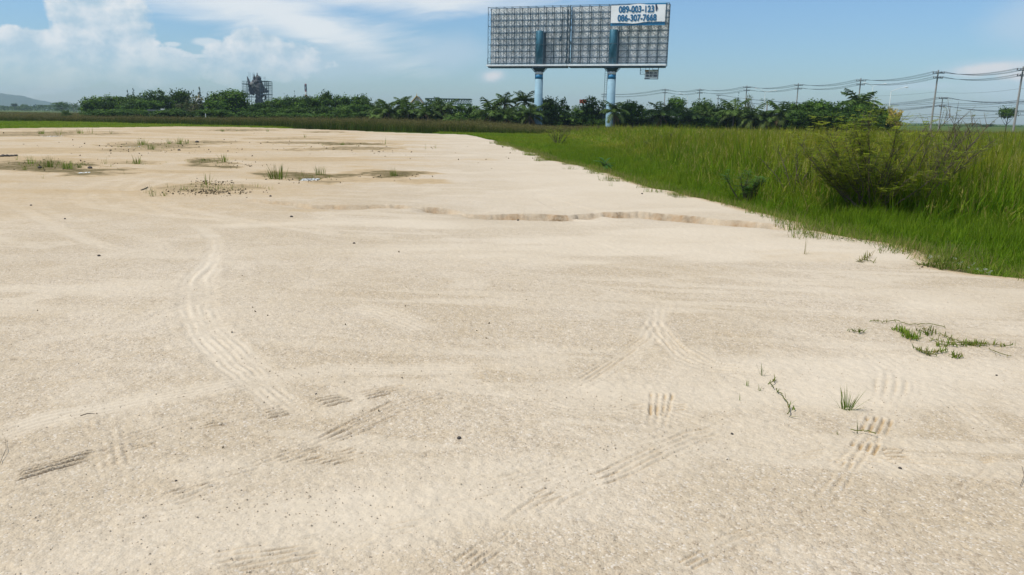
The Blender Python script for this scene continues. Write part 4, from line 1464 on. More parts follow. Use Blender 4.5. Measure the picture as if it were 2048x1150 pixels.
def temple():
    Y = 300.0
    ap, l, r = at_dist(833.5, 192, Y), at_dist(822, 206, Y), at_dist(845, 206, Y)
    rt = thing('temple', (ap[0], Y, -.3), 'temple roof with a pointed gilt-edged gable showing above the palms', 'temple')
    hw = (r[0] - l[0]) / 2
    ze, zt = l[2] + .3, ap[2] + .3
    D = 9.0
    put('wall', MB().box((-hw * .8, .3, 0), (hw * .8, D, ze)).mesh('wall', M_WHITE), rt)
    put('gable', MB().add([(-hw * .8, .25, ze), (hw * .8, .25, ze), (0, .25, zt - .25), (-hw * .8, .5, ze), (hw * .8, .5, ze), (0, .5, zt - .25)], [(0, 1, 2), (3, 5, 4), (0, 3, 4, 1), (1, 4, 5, 2), (2, 5, 3, 0)]).mesh('gable', M_GABLE), rt)
    for s in (-1, 1):
        put('roof', MB().add([(0, 0, zt), (s * hw * 1.15, 0, ze - .3), (s * hw * 1.15, D, ze - .3), (0, D, zt), (0, 0, zt - .2), (s * hw * 1.15, 0, ze - .5), (s * hw * 1.15, D, ze - .5), (0, D, zt - .2)],
                             [(0, 1, 2, 3), (7, 6, 5, 4), (0, 4, 5, 1), (2, 6, 7, 3), (1, 5, 6, 2)]).mesh('roof', M_ROOF), rt)
        put('bargeboard', MB().tube([(0, -.12, zt + .1), (s * hw * 1.2, -.12, ze - .25)], .16, 5).mesh('bargeboard', M_GOLD), rt)
    put('finial', MB().lathe([(.14, zt + .1), (.09, zt + .7), (.01, zt + 1.3)], 8).mesh('finial', M_GOLD), rt)


def canopy():
    Y = 136.0
    a, b = at_dist(850, 196, Y), at_dist(942, 199, Y)
    rt = thing('canopy_frame', (a[0], Y, -.3), 'flat green steel canopy frame behind the palms left of the billboard', 'steel frame')
    W, H = b[0] - a[0], a[2] + .3
    put('roof', MB().box((0, 0, H - .14), (W, 4.5, H)).mesh('roof', M_GREENSTEEL), rt)
    for y in (.05, 4.35):
        tr = MB()
        tr.box((0, y, H - 1.0), (W, y + .1, H - .88))
        n = 18
        for k in range(n):
            tr.tube([(W * k / n, y + .05, H - .95), (W * (k + .5) / n, y + .05, H - .15)], .035, 4)
            tr.tube([(W * (k + 1) / n, y + .05, H - .95), (W * (k + .5) / n, y + .05, H - .15)], .035, 4)
        put('truss', tr.mesh('truss', M_GREENSTEEL), rt)
        for k in range(5):
            x = .1 + (W - .35) * k / 4
            put('post', MB().box((x, y, 0), (x + .15, y + .12, H - 1.003)).mesh('post', M_GREENSTEEL), rt)


def shelter():
    Y = 121.0
    a, b = at_dist(1329, 246, Y), at_dist(1363, 246, Y)
    rt = thing('shelter', (a[0], Y, -.3), 'small white-framed shelter half hidden between the palms', 'shelter')
    W, H = b[0] - a[0], a[2] + .35
    for x in (0, W):
        for y in (0, 2.2):
            put('post', MB().box((x - .09, y - .08, 0), (x + .09, y + .08, H)).mesh('post', M_WHITE), rt)
    put('lintel', MB().box((-.12, -.1, H + .003), (W + .12, .1, H + .18)).mesh('lintel', M_WHITE), rt)
    put('roof', MB().add([(-.4, -.5, H + .19), (W + .4, -.5, H + .19), (W + .4, 2.8, H + .19), (-.4, 2.8, H + .19), (-.1, 1.1, H + 1.0), (W + .1, 1.1, H + 1.0)],
                         [(3, 2, 1, 0), (0, 1, 5, 4), (2, 3, 4, 5), (1, 2, 5), (3, 0, 4)]).mesh('roof', M_ROOF), rt)


def red_sign():
    Y = 180.0
    t = at_dist(1166, 199, Y)
    rt = thing('red_sign', (t[0], Y, -.3), 'small red board on a post showing between the trees below the billboard', 'sign')
    H = t[2] + .3
    put('board', MB().box((-.8, -.05, H - .9), (.8, .05, H)).mesh('board', M_RED), rt)
    put('post', MB().box((-.06, .06, 0), (.06, .16, H - .1)).mesh('post', M_CONC), rt)


def marker_post():
    p = at_dist(411, 227, 132)
    tag(put('marker_post', MB().lathe([(.07, 0), (.06, p[2] + .2), (.03, p[2] + .3)], 10).mesh('marker_post', M_WHITE), None, (p[0], 132, -.3)), 'small white post at the foot of the left clump of trees', 'post')


def telecom_tower():
    Y = 600.0
    t = at_dist(611, 167.5, Y)
    rt = thing('telecom_tower', (t[0], Y, -.3), 'slim red and white lattice telecom tower behind the middle row', 'tower')
    H = t[2] + .3
    w0, w1 = 1.1, .5
    legs = [(math.cos(a), math.sin(a)) for a in (.5, 2.6, 4.7)]
    nb = 12
    for k in range(nb):
        mb = MB()
        za, zb = H * k / nb, H * (k + 1) / nb
        wa, wb = w0 + (w1 - w0) * k / nb, w0 + (w1 - w0) * (k + 1) / nb
        for i in range(3):
            c, d = legs[i], legs[(i + 1) % 3]
            mb.tube([(c[0] * wa, c[1] * wa, za), (c[0] * wb, c[1] * wb, zb)], .26, 4)
            mb.tube([(c[0] * wa, c[1] * wa, za), (d[0] * wb, d[1] * wb, zb)], .15, 4)
        put('section', mb.mesh('section', M_RED if k % 2 else M_WHITE), rt)
    ant = MB()
    for i in range(6):
        a = i * 1.047
        ant.box((math.cos(a) * .7 - .18, math.sin(a) * .7 - .18, H - 5.5), (math.cos(a) * .7 + .18, math.sin(a) * .7 + .18, H - .5))
    for i, f in enumerate(ant.f[::6]):
        pass
    for i in range(6):
        a = i * 1.047
        put('antenna', MB().box((math.cos(a) * .7 - .18, math.sin(a) * .7 - .18, H - 5.5), (math.cos(a) * .7 + .18, math.sin(a) * .7 + .18, H - .5)).mesh('antenna', M_STEEL), rt)


def statue():
    Y, k0 = 300.0, 14.375
    o = at_dist(480 + 530 / k0, 140 + 950 / k0, Y)
    zg = -.3

    def S(x, y, dy=0.0):
        p = at_dist(480 + x / k0, 140 + y / k0, Y)
        return Vector((p[0] - o[0], dy, p[2] - zg))
    u = Y / PX_F / k0
    rnd = random.Random(5)
    rt = thing('statue', (o[0], Y, zg), 'large dark unfinished statue with crown and raised wing-like arm, inside scaffolding', 'statue')

    def lumps(name, bl, mat, nm=None):
        mb = MB()
        for x, y, rx, ry in bl:
            c = S(x, y)
            mb.ell(c, (rx * u, rx * u * .8, ry * u), 10, 8, .22, rnd)
        return put(name, mb.mesh(name, mat), rt)
    lumps('body', [(540, 560, 135, 130), (560, 450, 110, 110), (540, 660, 120, 80), (540, 780, 95, 110), (555, 900, 120, 110), (620, 610, 90, 70), (640, 740, 50, 50), (600, 1050, 170, 150)], M_STONE)
    lumps('head', [(490, 350, 110, 80), (560, 330, 70, 70), (400, 330, 60, 60)], M_STONE)
    lumps('crown', [(520, 240, 80, 70), (500, 190, 45, 45), (410, 235, 36, 60), (405, 185, 18, 55), (492, 130, 12, 55), (580, 250, 35, 40)], M_STONE)
    lumps('side_mass', [(310, 560, 65, 80), (370, 560, 80, 110), (330, 640, 55, 55), (385, 690, 40, 40), (290, 470, 50, 60)], M_STONE)
    lumps('pale_block', [(380, 400, 62, 55), (420, 450, 40, 45)], M_STONE2).location.y = -1.2
    put('raised_arm', MB().tube([S(205, 180), S(235, 280), S(262, 380), S(300, 450), S(340, 520)], [8 * u, 30 * u, 42 * u, 52 * u, 50 * u], 8).mesh('raised_arm', M_STONE), rt)
    put('arm', MB().tube([S(600, 330), S(640, 430), S(675, 520), S(690, 590)], [20 * u, 26 * u, 36 * u, 45 * u], 8).mesh('arm', M_STONE), rt)
    mb = MB().tube([S(650, 600), S(740, 600), S(800, 615), S(838, 600)], [60 * u, 52 * u, 36 * u, 10 * u], 8)
    mb.tube([S(745, 590), S(752, 540), S(760, 505)], [36 * u, 28 * u, 10 * u], 7)
    put('outstretched_hand', mb.mesh('outstretched_hand', M_STONE), rt)
    put('hanging_loop', MB().tube([S(640, 700), S(710, 730), S(745, 780), S(720, 840), S(680, 870)], [24 * u, 26 * u, 24 * u, 20 * u, 16 * u], 7).mesh('hanging_loop', M_STONE), rt)
    # scaffold
    sc = thing('scaffolding', (o[0], Y, zg), 'steel tube scaffolding standing round the unfinished statue', 'scaffolding')

    def bar(nm, a, b, dy, r=.075):
        put(nm, MB().tube([S(*a, dy), S(*b, dy)], r, 4).mesh(nm, M_STEEL), sc)
    for dy in (-2.4, 2.4):
        for x in (125, 165, 205, 262):
            bar('standard', (x, 320), (x + 18, 1300), dy)
        for x in (650, 700, 770, 805, 842, 872):
            bar('standard', (x, 325 if x != 872 else 345), (x, 1300), dy)
        for y in (325, 405, 490, 550, 590, 630, 690, 770, 850):
            bar('ledger', (120, y), (330, y), dy, .06)
        for y in (325, 380, 430, 480, 530, 590, 700, 785, 850):
            bar('ledger', (600, y - 6), (874, y + 6), dy, .06)
        for y in (200, 240):
            bar('ledger', (590, y), (672, y), dy, .04)
        for x in (300, 330, 360, 450, 640, 668):
            bar('standard', (x, 70 if x < 500 else 180), (x, 420), dy, .025)
    for x0, x1, y in ((120, 300, 405), (600, 850, 325), (650, 850, 432), (660, 880, 700), (200, 420, 770), (140, 330, 690)):
        a, b = S(x0, y), S(x1, y)
        put('platform', MB().box((a.x, -2.6, a.z - .14), (b.x, 2.6, a.z + .10)).mesh('platform', M_STEEL), sc)


shed()
stupa()
temple()
canopy()
shelter()
red_sign()
marker_post()
telecom_tower()
statue()

# ------------------------------------------------------------------ utility poles, wires, lamps
M_POLE = plain('pole_concrete', (.27, .26, .24), .8, scale=2, var=.2)
M_WIRE = plain('wire', (.04, .05, .06), .5, scale=2, var=.1)
M_INS = plain('insulator', (.10, .09, .09), .3, scale=5, var=.2)


def utility_pole(px, top, Y, label, arms=((.62, 1.15), (1.55, .95)), r=(.13, .2)):
    t = at_dist(px, top, Y)
    H = t[2] + .3
    rt = thing('utility_pole', (t[0], Y, -.3), label, 'utility pole', 'concrete utility poles along the road')
    put('pole', MB().tube([(0, 0, -.3), (0, 0, H * .5), (0, 0, H)], [r[1], (r[0] + r[1]) / 2, r[0]], 8).mesh('pole', M_POLE), rt)
    pts = []
    for dz, hw in arms:
        z = H - dz
        ca = put('crossarm', MB().box((-hw, -r[0] - .14, z - .07), (hw, -r[0] - .01, z + .07)).mesh('crossarm', M_STEEL), rt)
        row = []
        for x in (-hw + .06, -hw * .45, hw * .45, hw - .06):
            put('insulator', MB().lathe([(.05, z + .073), (.09, z + .14), (.05, z + .2), (.09, z + .26), (.04, z + .33)], 7, center=(x, -r[0] - .075)).mesh('insulator', M_INS), ca)
            row.append((t[0] + x, Y - r[0] - .075, -.3 + z + .33))
        pts.append(row)
    return pts


PL = [utility_pole(1208, 186.5, 336, 'tiny far utility pole just left of the right billboard post'),
      utility_pole(1330.5, 177, 277, 'utility pole with wide double crossarms, first right of the billboards'),
      utility_pole(1400, 177, 262, 'utility pole second to the right of the billboards'),
      utility_pole(1494, 171, 238, 'utility pole behind the feathery casuarina'),
      utility_pole(1597, 166.5, 216, 'utility pole above the left edge of the dark wood'),
      utility_pole(1722, 156.5, 187, 'utility pole rising directly behind the large palm'),
      utility_pole(1877, 140, 154, 'tall leaning-looking utility pole in the gap right of the bush'),
      utility_pole(2047, 133, 132, 'rightmost utility pole at the edge of the photo'),
      utility_pole(2300, 118, 112, 'utility pole beyond the right edge')]


def cable(name, pts, sag, rad, label, group, seg=12):
    mb = MB()
    allp = []
    for a, b in zip(pts[:-1], pts[1:]):
        for i in range(seg):
            t = i / seg
            s = sag * 4 * t * (1 - t)
            allp.append((a[0] + (b[0] - a[0]) * t, a[1] + (b[1] - a[1]) * t, a[2] + (b[2] - a[2]) * t - s))
    allp.append(pts[-1])
    mb.tube(allp, rad, 4)
    tag(put(name, mb.mesh(name, M_WIRE)), label, 'cable', group)


for a, lab in ((0, 'upper power cable strung along the utility poles'), (1, 'lower power cable strung along the utility poles')):
    for k in range(4):
        cable('power_cable', [p[a][k] for p in PL], .75 + .06 * k, .034 if a == 0 else .028, lab, lab.split()[0] + ' power cables along the road')

PL2 = [utility_pole(1437, 189.5, 300, 'small low utility pole between the bright-topped tree and the arching palm', ((.3, .9), (1.6, .6)), (.1, .14)),
       utility_pole(1686, 207, 235, 'low utility pole hidden behind the dark wood', ((.3, .9), (1.6, .6)), (.1, .14)),
       utility_pole(1885.5, 196, 176, 'low utility pole just right of the tall one in the gap', ((.15, .95), (1.9, .6)), (.10, .14)),
       utility_pole(2120, 199, 150, 'low utility pole outside the right edge', ((.15, .95), (1.9, .6)), (.10, .14))]
for a in (0, 1):
    for k in range(4):
        cable('low_cable', [p[a][k] for p in PL2], .85 + .1 * k, .03, 'lower-row cable on the short utility poles at the right', 'cables of the short poles')
for y0, y1, rad in ((189, 177, .02), (206, 200, .04), (209, 203, .04), (213, 208, .03), (230, 224, .03), (234, 230, .045)):
    cable('phone_cable', [tuple(at_dist(1700, y0 + 1, 210)), tuple(at_dist(1868, (y0 * .5 + y1 * .5) + 1, 154)), tuple(at_dist(2042, y1, 132.5)), tuple(at_dist(2300, y1 - 10, 112))], .45, rad,
          'thick sagging communication cable low on the utility poles', 'communication cables low on the poles')


def street_lamp(px, heads, junc, Y, label):
    j = at_dist(px, junc, Y)
    rt = thing('street_lamp', (j[0], Y, -.3), label, 'street lamp', 'street lamps along the road')
    H = j[2] + .3
    put('pole', MB().tube([(0, 0, 0), (0, 0, H)], [.11, .06], 8).mesh('pole', M_SHEET), rt)
    for hx, hy in heads:
        h = at_dist(hx, hy, Y)
        e = Vector((h[0] - j[0], 0, h[2] + .3))
        put('arm', MB().tube([(0, 0, H), Vector((e.x * .5, 0, H + (e.z - H) * .62)), e], .045, 5).mesh('arm', M_SHEET), rt)
        s = 1 if e.x > 0 else -1
        put('lamp_head', MB().ell((e.x + s * .28, 0, e.z), (.42, .18, .11), 10, 6).mesh('lamp_head', M_WHITE, True), rt)


street_lamp(1375.5, [(1362, 186.5)], 193.5, 230, 'single-armed street lamp above the palms right of the billboard')
street_lamp(1530.5, [(1514.5, 176.5), (1549, 181)], 184, 210, 'double-armed street lamp above the papaya tree')
street_lamp(1746, [(1732, 165.5), (1768.5, 167.5)], 172.5, 190, 'double-armed street lamp just right of the large palm')
street_lamp(1782.5, [(1810, 174.5)], 182.5, 150, 'single-armed street lamp in the gap right of the large palm')

# ------------------------------------------------------------------ grasses
def grass_mat(name, cols, trans=.5, patch=.12):
    """leaf attribute: x = position along the blade, y = dryness of the blade, z = random"""
    m = bpy.data.materials.new(name)
    m.use_nodes = True
    N = NT(m.node_tree)
    out = N.n('ShaderNodeOutputMaterial')
    at = N.n('ShaderNodeAttribute', attribute_name='leaf')
    sp = N.n('ShaderNodeSeparateXYZ', {0: at.outputs['Vector']})
    geo = N.n('ShaderNodeNewGeometry')
    pz = N.noise(geo.outputs['Position'], patch, 4, .6)
    p2 = N.noise(geo.outputs['Position'], patch * 6, 3, .6)
    oi = N.n('ShaderNodeObjectInfo')
    g1, g2, tip, dry = cols
    c = N.mix(sp.outputs[2], g1, g2)
    pf = N.m('ADD', N.m('MULTIPLY', N.ss(pz, .40, .62), .75), N.m('MULTIPLY', N.ss(p2, .45, .7), .35), clamp=True)
    c = N.mix(N.m('MULTIPLY', N.ss(sp.outputs[0], .35, 1.0), N.m('ADD', .25, N.m('MULTIPLY', pf, .75))), c, tip)
    c = N.mix(sp.outputs[1], c, dry)
    f = N.lin(oi.outputs['Random'], 0, 1, .72, 1.25)
    c = N.n('ShaderNodeVectorMath', {0: c, 1: N.n('ShaderNodeCombineXYZ', {0: f, 1: f, 2: f}).outputs[0]}, operation='MULTIPLY').outputs[0]
    b = N.n('ShaderNodeBsdfPrincipled', {'Base Color': c, 'Roughness': .65, 'Specular IOR Level': .08})
    t = N.n('ShaderNodeBsdfTranslucent', {'Color': c})
    mx = N.n('ShaderNodeMixShader', {0: trans, 1: b.outputs[0], 2: t.outputs[0]})
    N.t.links.new(mx.outputs[0], out.inputs[0])
    return m


M_REED = grass_mat('reed', ((.066, .168, .007), (.158, .285, .012), (.320, .270, .028), (.38, .32, .10)))
M_FARREED = grass_mat('far_reed', ((.050, .090, .009), (.080, .125, .012), (.105, .085, .027), (.22, .18, .07)), .3, .05)
M_GRASS = grass_mat('short_grass', ((.080, .180, .008), (.185, .300, .014), (.24, .27, .025), (.36, .32, .09)))
M_TUFT = grass_mat('tuft', ((.10, .18, .018), (.19, .27, .03), (.21, .23, .04), (.33, .26, .11)))


def blade(mb, base, az, L, w, lean, bend, dry, rnd, seg=4, face=None):
    p = Vector(base)
    ang = lean
    d = Vector((math.cos(az), math.sin(az), 0))
    fz = az + math.pi / 2 + random.uniform(-.8, .8) if face is None else face
    s = Vector((math.cos(fz), math.sin(fz), 0))
    vs, fs, n0 = [], [], len(mb.v)
    cs = []
    for i in range(seg + 1):
        t = i / seg
        ww = w * (1 - t ** 1.8) * .5 + (.0005 if i == seg else 0)
        if i == seg:
            vs.append(p.copy())
            cs.append((t, dry, rnd))
        else:
            vs += [p - s * ww, p + s * ww]
            cs += [(t, dry, rnd)] * 2
        p = p + (d * math.sin(ang) + Vector((0, 0, math.cos(ang)))) * (L / seg)
        ang += bend / seg * (.6 + .8 * t)
    for i in range(seg - 1):
        fs.append((2 * i, 2 * i + 1, 2 * i + 3, 2 * i + 2))
    fs.append((2 * seg - 2, 2 * seg - 1, 2 * seg))
    mb.v.extend([tuple(v) for v in vs])
    mb.f.extend([tuple(n0 + i for i in f) for f in fs])
    mb.c.extend(cs)


def clump_mesh(name, mat, n, rad, L, w, lean, bend, dry, seed, seg=4, heads=0.0):
    st = random.getstate()
    random.seed(seed)
    mb = MB()
    for k in range(n):
        a = random.uniform(0, 6.28)
        r = rad * math.sqrt(random.random())
        b = (r * math.cos(a), r * math.sin(a), -.02)
        l = L * random.uniform(.55, 1.15)
        az = random.uniform(0, 6.28)
        dr = random.uniform(.5, 1) if random.random() < dry else 0
        blade(mb, b, az, l, w * random.uniform(.7, 1.3), abs(random.gauss(0, lean)), random.uniform(.1, 1) * bend, dr, random.random(), seg)
        if random.random() < heads:
            ht = Vector(b) + Vector((math.cos(az) * .08 * l, math.sin(az) * .08 * l, l * random.uniform(.95, 1.15)))
            n0 = len(mb.v)
            mb.tube([Vector(b), ht], w * .12, 3, (.6, .3, .5), False)
            for q in range(4):
                blade(mb, tuple(ht + Vector((0, 0, -.03 * q))), random.uniform(0, 6.28), .10 * L, w * .8, .5, .8, .75, .5, 2)
    random.setstate(st)
    return mb.mesh(name, mat, attr='leaf')


def scatter(name, pts, rot, scl, idx, meshes, label, cat='grass'):
    """one stuff object: clump meshes set out on the points through geometry nodes"""
    n = len(pts)
    me = bpy.data.meshes.new(name)
    me.vertices.add(n)
    me.vertices.foreach_set('co', np.asarray(pts, np.float32).ravel())
    a = me.attributes.new('rot', 'FLOAT_VECTOR', 'POINT')
    a.data.foreach_set('vector', np.asarray(rot, np.float32).ravel())
    a = me.attributes.new('scl', 'FLOAT_VECTOR', 'POINT')
    a.data.foreach_set('vector', np.asarray(scl, np.float32).ravel())
    a = me.attributes.new('idx', 'INT', 'POINT')
    a.data.foreach_set('value', np.asarray(idx, np.int32))
    me.update()
    o = put(name, me)
    g = bpy.data.node_groups.new(name, 'GeometryNodeTree')
    g.interface.new_socket('Geometry', in_out='INPUT', socket_type='NodeSocketGeometry')
    g.interface.new_socket('Geometry', in_out='OUTPUT', socket_type='NodeSocketGeometry')
    gi, go = g.nodes.new('NodeGroupInput'), g.nodes.new('NodeGroupOutput')
    iop = g.nodes.new('GeometryNodeInstanceOnPoints')
    join = g.nodes.new('GeometryNodeJoinGeometry')
    for m in meshes:
        so = bpy.data.objects.new(name + '_clump', m)     # source mesh only, never linked into the scene
        oi = g.nodes.new('GeometryNodeObjectInfo')
        oi.inputs['Object'].default_value = so
        oi.inputs['As Instance'].default_value = True
        g.links.new(oi.outputs['Geometry'], join.inputs[0])

    def na(nm, t):
        q = g.nodes.new('GeometryNodeInputNamedAttribute')
        q.data_type = t
        q.inputs['Name'].default_value = nm
        return q.outputs[0]
    g.links.new(gi.outputs[0], iop.inputs['Points'])
    g.links.new(join.outputs[0], iop.inputs['Instance'])
    iop.inputs['Pick Instance'].default_value = True
    g.links.new(na('idx', 'INT'), iop.inputs['Instance Index'])
    g.links.new(na('rot', 'FLOAT_VECTOR'), iop.inputs['Rotation'])
    g.links.new(na('scl', 'FLOAT_VECTOR'), iop.inputs['Scale'])
    g.links.new(iop.outputs[0], go.inputs[0])
    md = o.modifiers.new('scatter', 'NODES')
    md.node_group = g
    return tag(o, label, cat, None, 'stuff')


REED_LINE = [(3.0, 84), (4.6, 76), (5.6, 64), (5.9, 52), (5.5, 40), (5.3, 29), (5.3, 20), (5.7, 16.3), (7.0, 14.2), (9.2, 12.6), (13, 10.8), (26, 6.5), (40, 0)]
BAND_LINE = [(-260, 118), (-120, 112), (-76, 109), (-62, 110), (-41, 101), (-25, 96), (-12, 86), (-5, 80.5), (4, 83), (10, 80), (45, 78), (90, 70)]


def side(x, y, line):
    d, t, s = polyline_dist(x, y, line)
    return d * s


def rnd_rot(n, tilt):
    return np.stack([RNG.normal(0, tilt, n), RNG.normal(0, tilt, n), RNG.uniform(0, 6.283, n)], 1)


def area_pts(x0, x1, y0, y1, dens, fmax=.86):
    n = int((x1 - x0) * (y1 - y0) * dens)
    x, y = RNG.uniform(x0, x1, n), RNG.uniform(y0, y1, n)
    ok = (y > .5) & (np.abs(x) < fmax * y + 4)
    return x[ok], y[ok]


def place(x, y):
    z = base_height(x, y)[0]
    return np.stack([x, y, z - .01], 1)


def build_grass():
    reeds = [clump_mesh('reed_clump', M_REED, 13, .16, 1.0, .020, .16, .75, .06, 500 + k, 5, .06) for k in range(6)]
    reeds += [clump_mesh('reed_clump', M_REED, 11, .15, .95, .026, .22, 1.3, .16, 520 + k, 5, .12) for k in range(3)]
    reeds += [clump_mesh('reed_clump', M_REED, 8, .18, 1.25, .036, .20, .9, .10, 530 + k, 5) for k in range(2)]
    far = [clump_mesh('far_reed_clump', M_FARREED, 22, .34, 1.0, .035, .16, .6, .12, 540 + k, 3, .22) for k in range(5)]
    short = [clump_mesh('grass_clump', M_GRASS, 16, .10, .30, .010, .35, .9, .03, 560 + k, 3) for k in range(5)]
    # --- reeds right of the lot, near
    x, y = area_pts(4, 40, 8, 46, 17)
    s = side(x, y, REED_LINE)            # negative on the right-hand side of the line
    dr = s * REED_SIGN
    k = dr > -1.1 + 1.9 * fbm(x * .7, y * .7, 9, 3)
    x, y, dr = x[k], y[k], dr[k]
    h = (.45 + .75 * sstep(dr, 0, 2.6)) * (.82 + .36 * fbm(x * .35, y * .35, 12, 3)) * RNG.uniform(.75, 1.2, len(x))
    h = np.where(y > 26, h * .92, h)
    w = h ** .4 * RNG.uniform(.8, 1.25, len(x))
    scatter('reed_bed', place(x, y), rnd_rot(len(x), .10), np.stack([w, w, h], 1), RNG.integers(0, 11, len(x)), reeds, 'tall tangled green reeds with browning tips filling the wet field on the right')
    # --- reeds right of the lot, farther
    x, y = area_pts(2, 76, 44, 84, 5.5)
    dr = side(x, y, REED_LINE) * REED_SIGN
    k = dr > -.6
    x, y, dr = x[k], y[k], dr[k]
    h = (.35 + .62 * sstep(dr, 0, 5)) * (.8 + .4 * fbm(x * .2, y * .2, 13, 3)) * RNG.uniform(.8, 1.2, len(x))
    w = RNG.uniform(1.5, 2.2, len(x))
    scatter('reed_bed', place(x, y), rnd_rot(len(x), .08), np.stack([w, w, h], 1), RNG.integers(0, 11, len(x)), reeds, 'yellow-green reeds farther back on the right, in front of the brownish band')
    # --- the brownish band before the trees
    x, y = area_pts(-125, 90, 76, 128, 4.2, .80)
    db = side(x, y, BAND_LINE)
    sd = sand_sd(x, y)
    k = (db > 0) & (sd < -.3)
    x, y, db = x[k], y[k], db[k]
    hb = np.interp(x, [-125, -76, -45, -25, -5, 6, 40, 90], [.72, .78, .95, 1.15, 1.0, .62, .55, .62])
    h = hb * (.75 + .5 * fbm(x * .16, y * .16, 14, 3)) * RNG.uniform(.8, 1.15, len(x))
    w = RNG.uniform(.9, 1.3, len(x))
    scatter('far_reed_band', place(x, y), rnd_rot(len(x), .08), np.stack([w, w, h], 1), RNG.integers(0, 5, len(x)), far, 'dark brownish band of reeds between the sand lot and the trees')
    # --- short bright grass: along the lot's right edge, near
    x, y = area_pts(2, 24, 7, 48, 70)
    sd = sand_sd(x, y)
    dr = side(x, y, REED_LINE) * REED_SIGN
    n1 = fbm(x * .9, y * .9, 15, 3)
    k = (sd < .10 - 1.1 * (n1 - .35)) & (dr < 1.6) & (RNG.random(len(x)) < .15 + .85 * sstep(-sd, .1, .9))
    x, y, sd, n1 = x[k], y[k], sd[k], n1[k]
    h = (.22 + 1.0 * sstep(-sd, .1, 2.4)) * (.7 + .6 * n1) * RNG.uniform(.7, 1.3, len(x))
    w = RNG.uniform(.8, 1.3, len(x))
    scatter('short_grass', place(x, y), rnd_rot(len(x), .15), np.stack([w, w, h], 1), RNG.integers(0, 5, len(x)), short, 'short bright green grass along the right edge of the sand lot')
    # --- dry olive fringe where the grass meets the sand
    fr = [clump_mesh('fringe_clump', M_TUFT, 9, .10, .16, .007, .7, .9, .35, 580 + k, 3) for k in range(4)]
    x, y = area_pts(-2, 24, 7, 50, 75)
    sd = sand_sd(x, y)
    n1 = fbm(x * 1.3, y * 1.3, 18, 3)
    k = (sd > -1.2) & (sd < .75 * (n1 - .36) / .3) & (n1 > .30)
    x, y, n1 = x[k], y[k], n1[k]
    h = RNG.uniform(.5, 1.6, len(x)) * (.5 + 1.2 * n1)
    w = RNG.uniform(.8, 1.5, len(x))
    scatter('fringe_grass', place(x, y), rnd_rot(len(x), .2), np.stack([w, w, h], 1), RNG.integers(0, 4, len(x)), fr, 'thin olive and straw fringe of grass at the border of the sand')
    # --- short grass, farther strip on the right and the strip on the left
    x, y = area_pts(-8, 12, 40, 86, 26)
    sd = sand_sd(x, y)
    dr = side(x, y, REED_LINE) * REED_SIGN
    k = (sd < -.2) & (dr < .8)
    x, y = x[k], y[k]
    h = RNG.uniform(.7, 1.25, len(x)) * (.7 + .6 * fbm(x * .3, y * .3, 16, 3))
    w = RNG.uniform(1.4, 2.2, len(x))
    scatter('short_grass', place(x, y), rnd_rot(len(x), .15), np.stack([w, w, h], 1), RNG.integers(0, 5, len(x)), short, 'bright green grass strip tapering towards the far corner of the sand lot')
    x, y = area_pts(-110, -28, 55, 116, 7.5)
    sd = sand_sd(x, y)
    db = side(x, y, BAND_LINE)
    k = (sd < -.3) & (db < 1.5)
    x, y = x[k], y[k]
    h = RNG.uniform(.9, 1.4, len(x)) * (.75 + .5 * fbm(x * .1, y * .1, 17, 3))
    w = RNG.uniform(2.6, 3.8, len(x))
    scatter('rice_grass', place(x, y), rnd_rot(len(x), .12), np.stack([w, w, h], 1), RNG.integers(0, 5, len(x)), short, 'bright green grass strip behind the sand at the far left')
    # far fields left
    x, y = area_pts(-190, -50, 118, 330, .35, .8)
    h = RNG.uniform(.5, .8, len(x))
    w = RNG.uniform(2.6, 4.2, len(x))
    scatter('far_reed_band', np.stack([x, y, np.full(len(x), -.26)], 1), rnd_rot(len(x), .1), np.stack([w, w, h], 1), RNG.integers(0, 5, len(x)), far, 'olive far field of low reeds at the left, before the far trees')


REED_SIGN = 1.0
build_grass()

# ------------------------------------------------------------------ near bushes in the field
M_TWIG = plain('twig', (.11, .085, .06), .85, scale=10, var=.25)
M_FEATHER = leafy('leaf_feathery', (.19, .28, .022), (.37, .42, .05), .62)
M_FEATHER_R = leafy('leaf_feathery_tips', (.13, .12, .045), (.20, .22, .07), .4)


def feather_leaf(mb, p, d, L, tone):
    """pinnate leaf: paired leaflets along a drooping rachis"""
    d = d.normalized()
    s = d.cross(Vector((0, 0, 1)))
    if s.length < .1:
        s = Vector((1, 0, 0))
    s.normalize()
    up = s.cross(d).normalized()
    n = 7
    for i in range(n):
        t = (i + .6) / n
        q = p + d * L * t - up * (.0) + Vector((0, 0, -.18 * L * t * t))
        l = L * .30 * math.sin(math.pi * (.15 + .8 * t))
        w = d * L * .055
        for sg in (-1, 1):
            e = q + (s * sg * .9 + d * .45 + up * random.uniform(-.2, .2)) * l
            m = q.lerp(e, .5)
            mb.add([q, m - w, e, m + w], [(0, 1, 2, 3)], (min(1, max(0, tone + random.uniform(-.2, .2))), 0, 0))


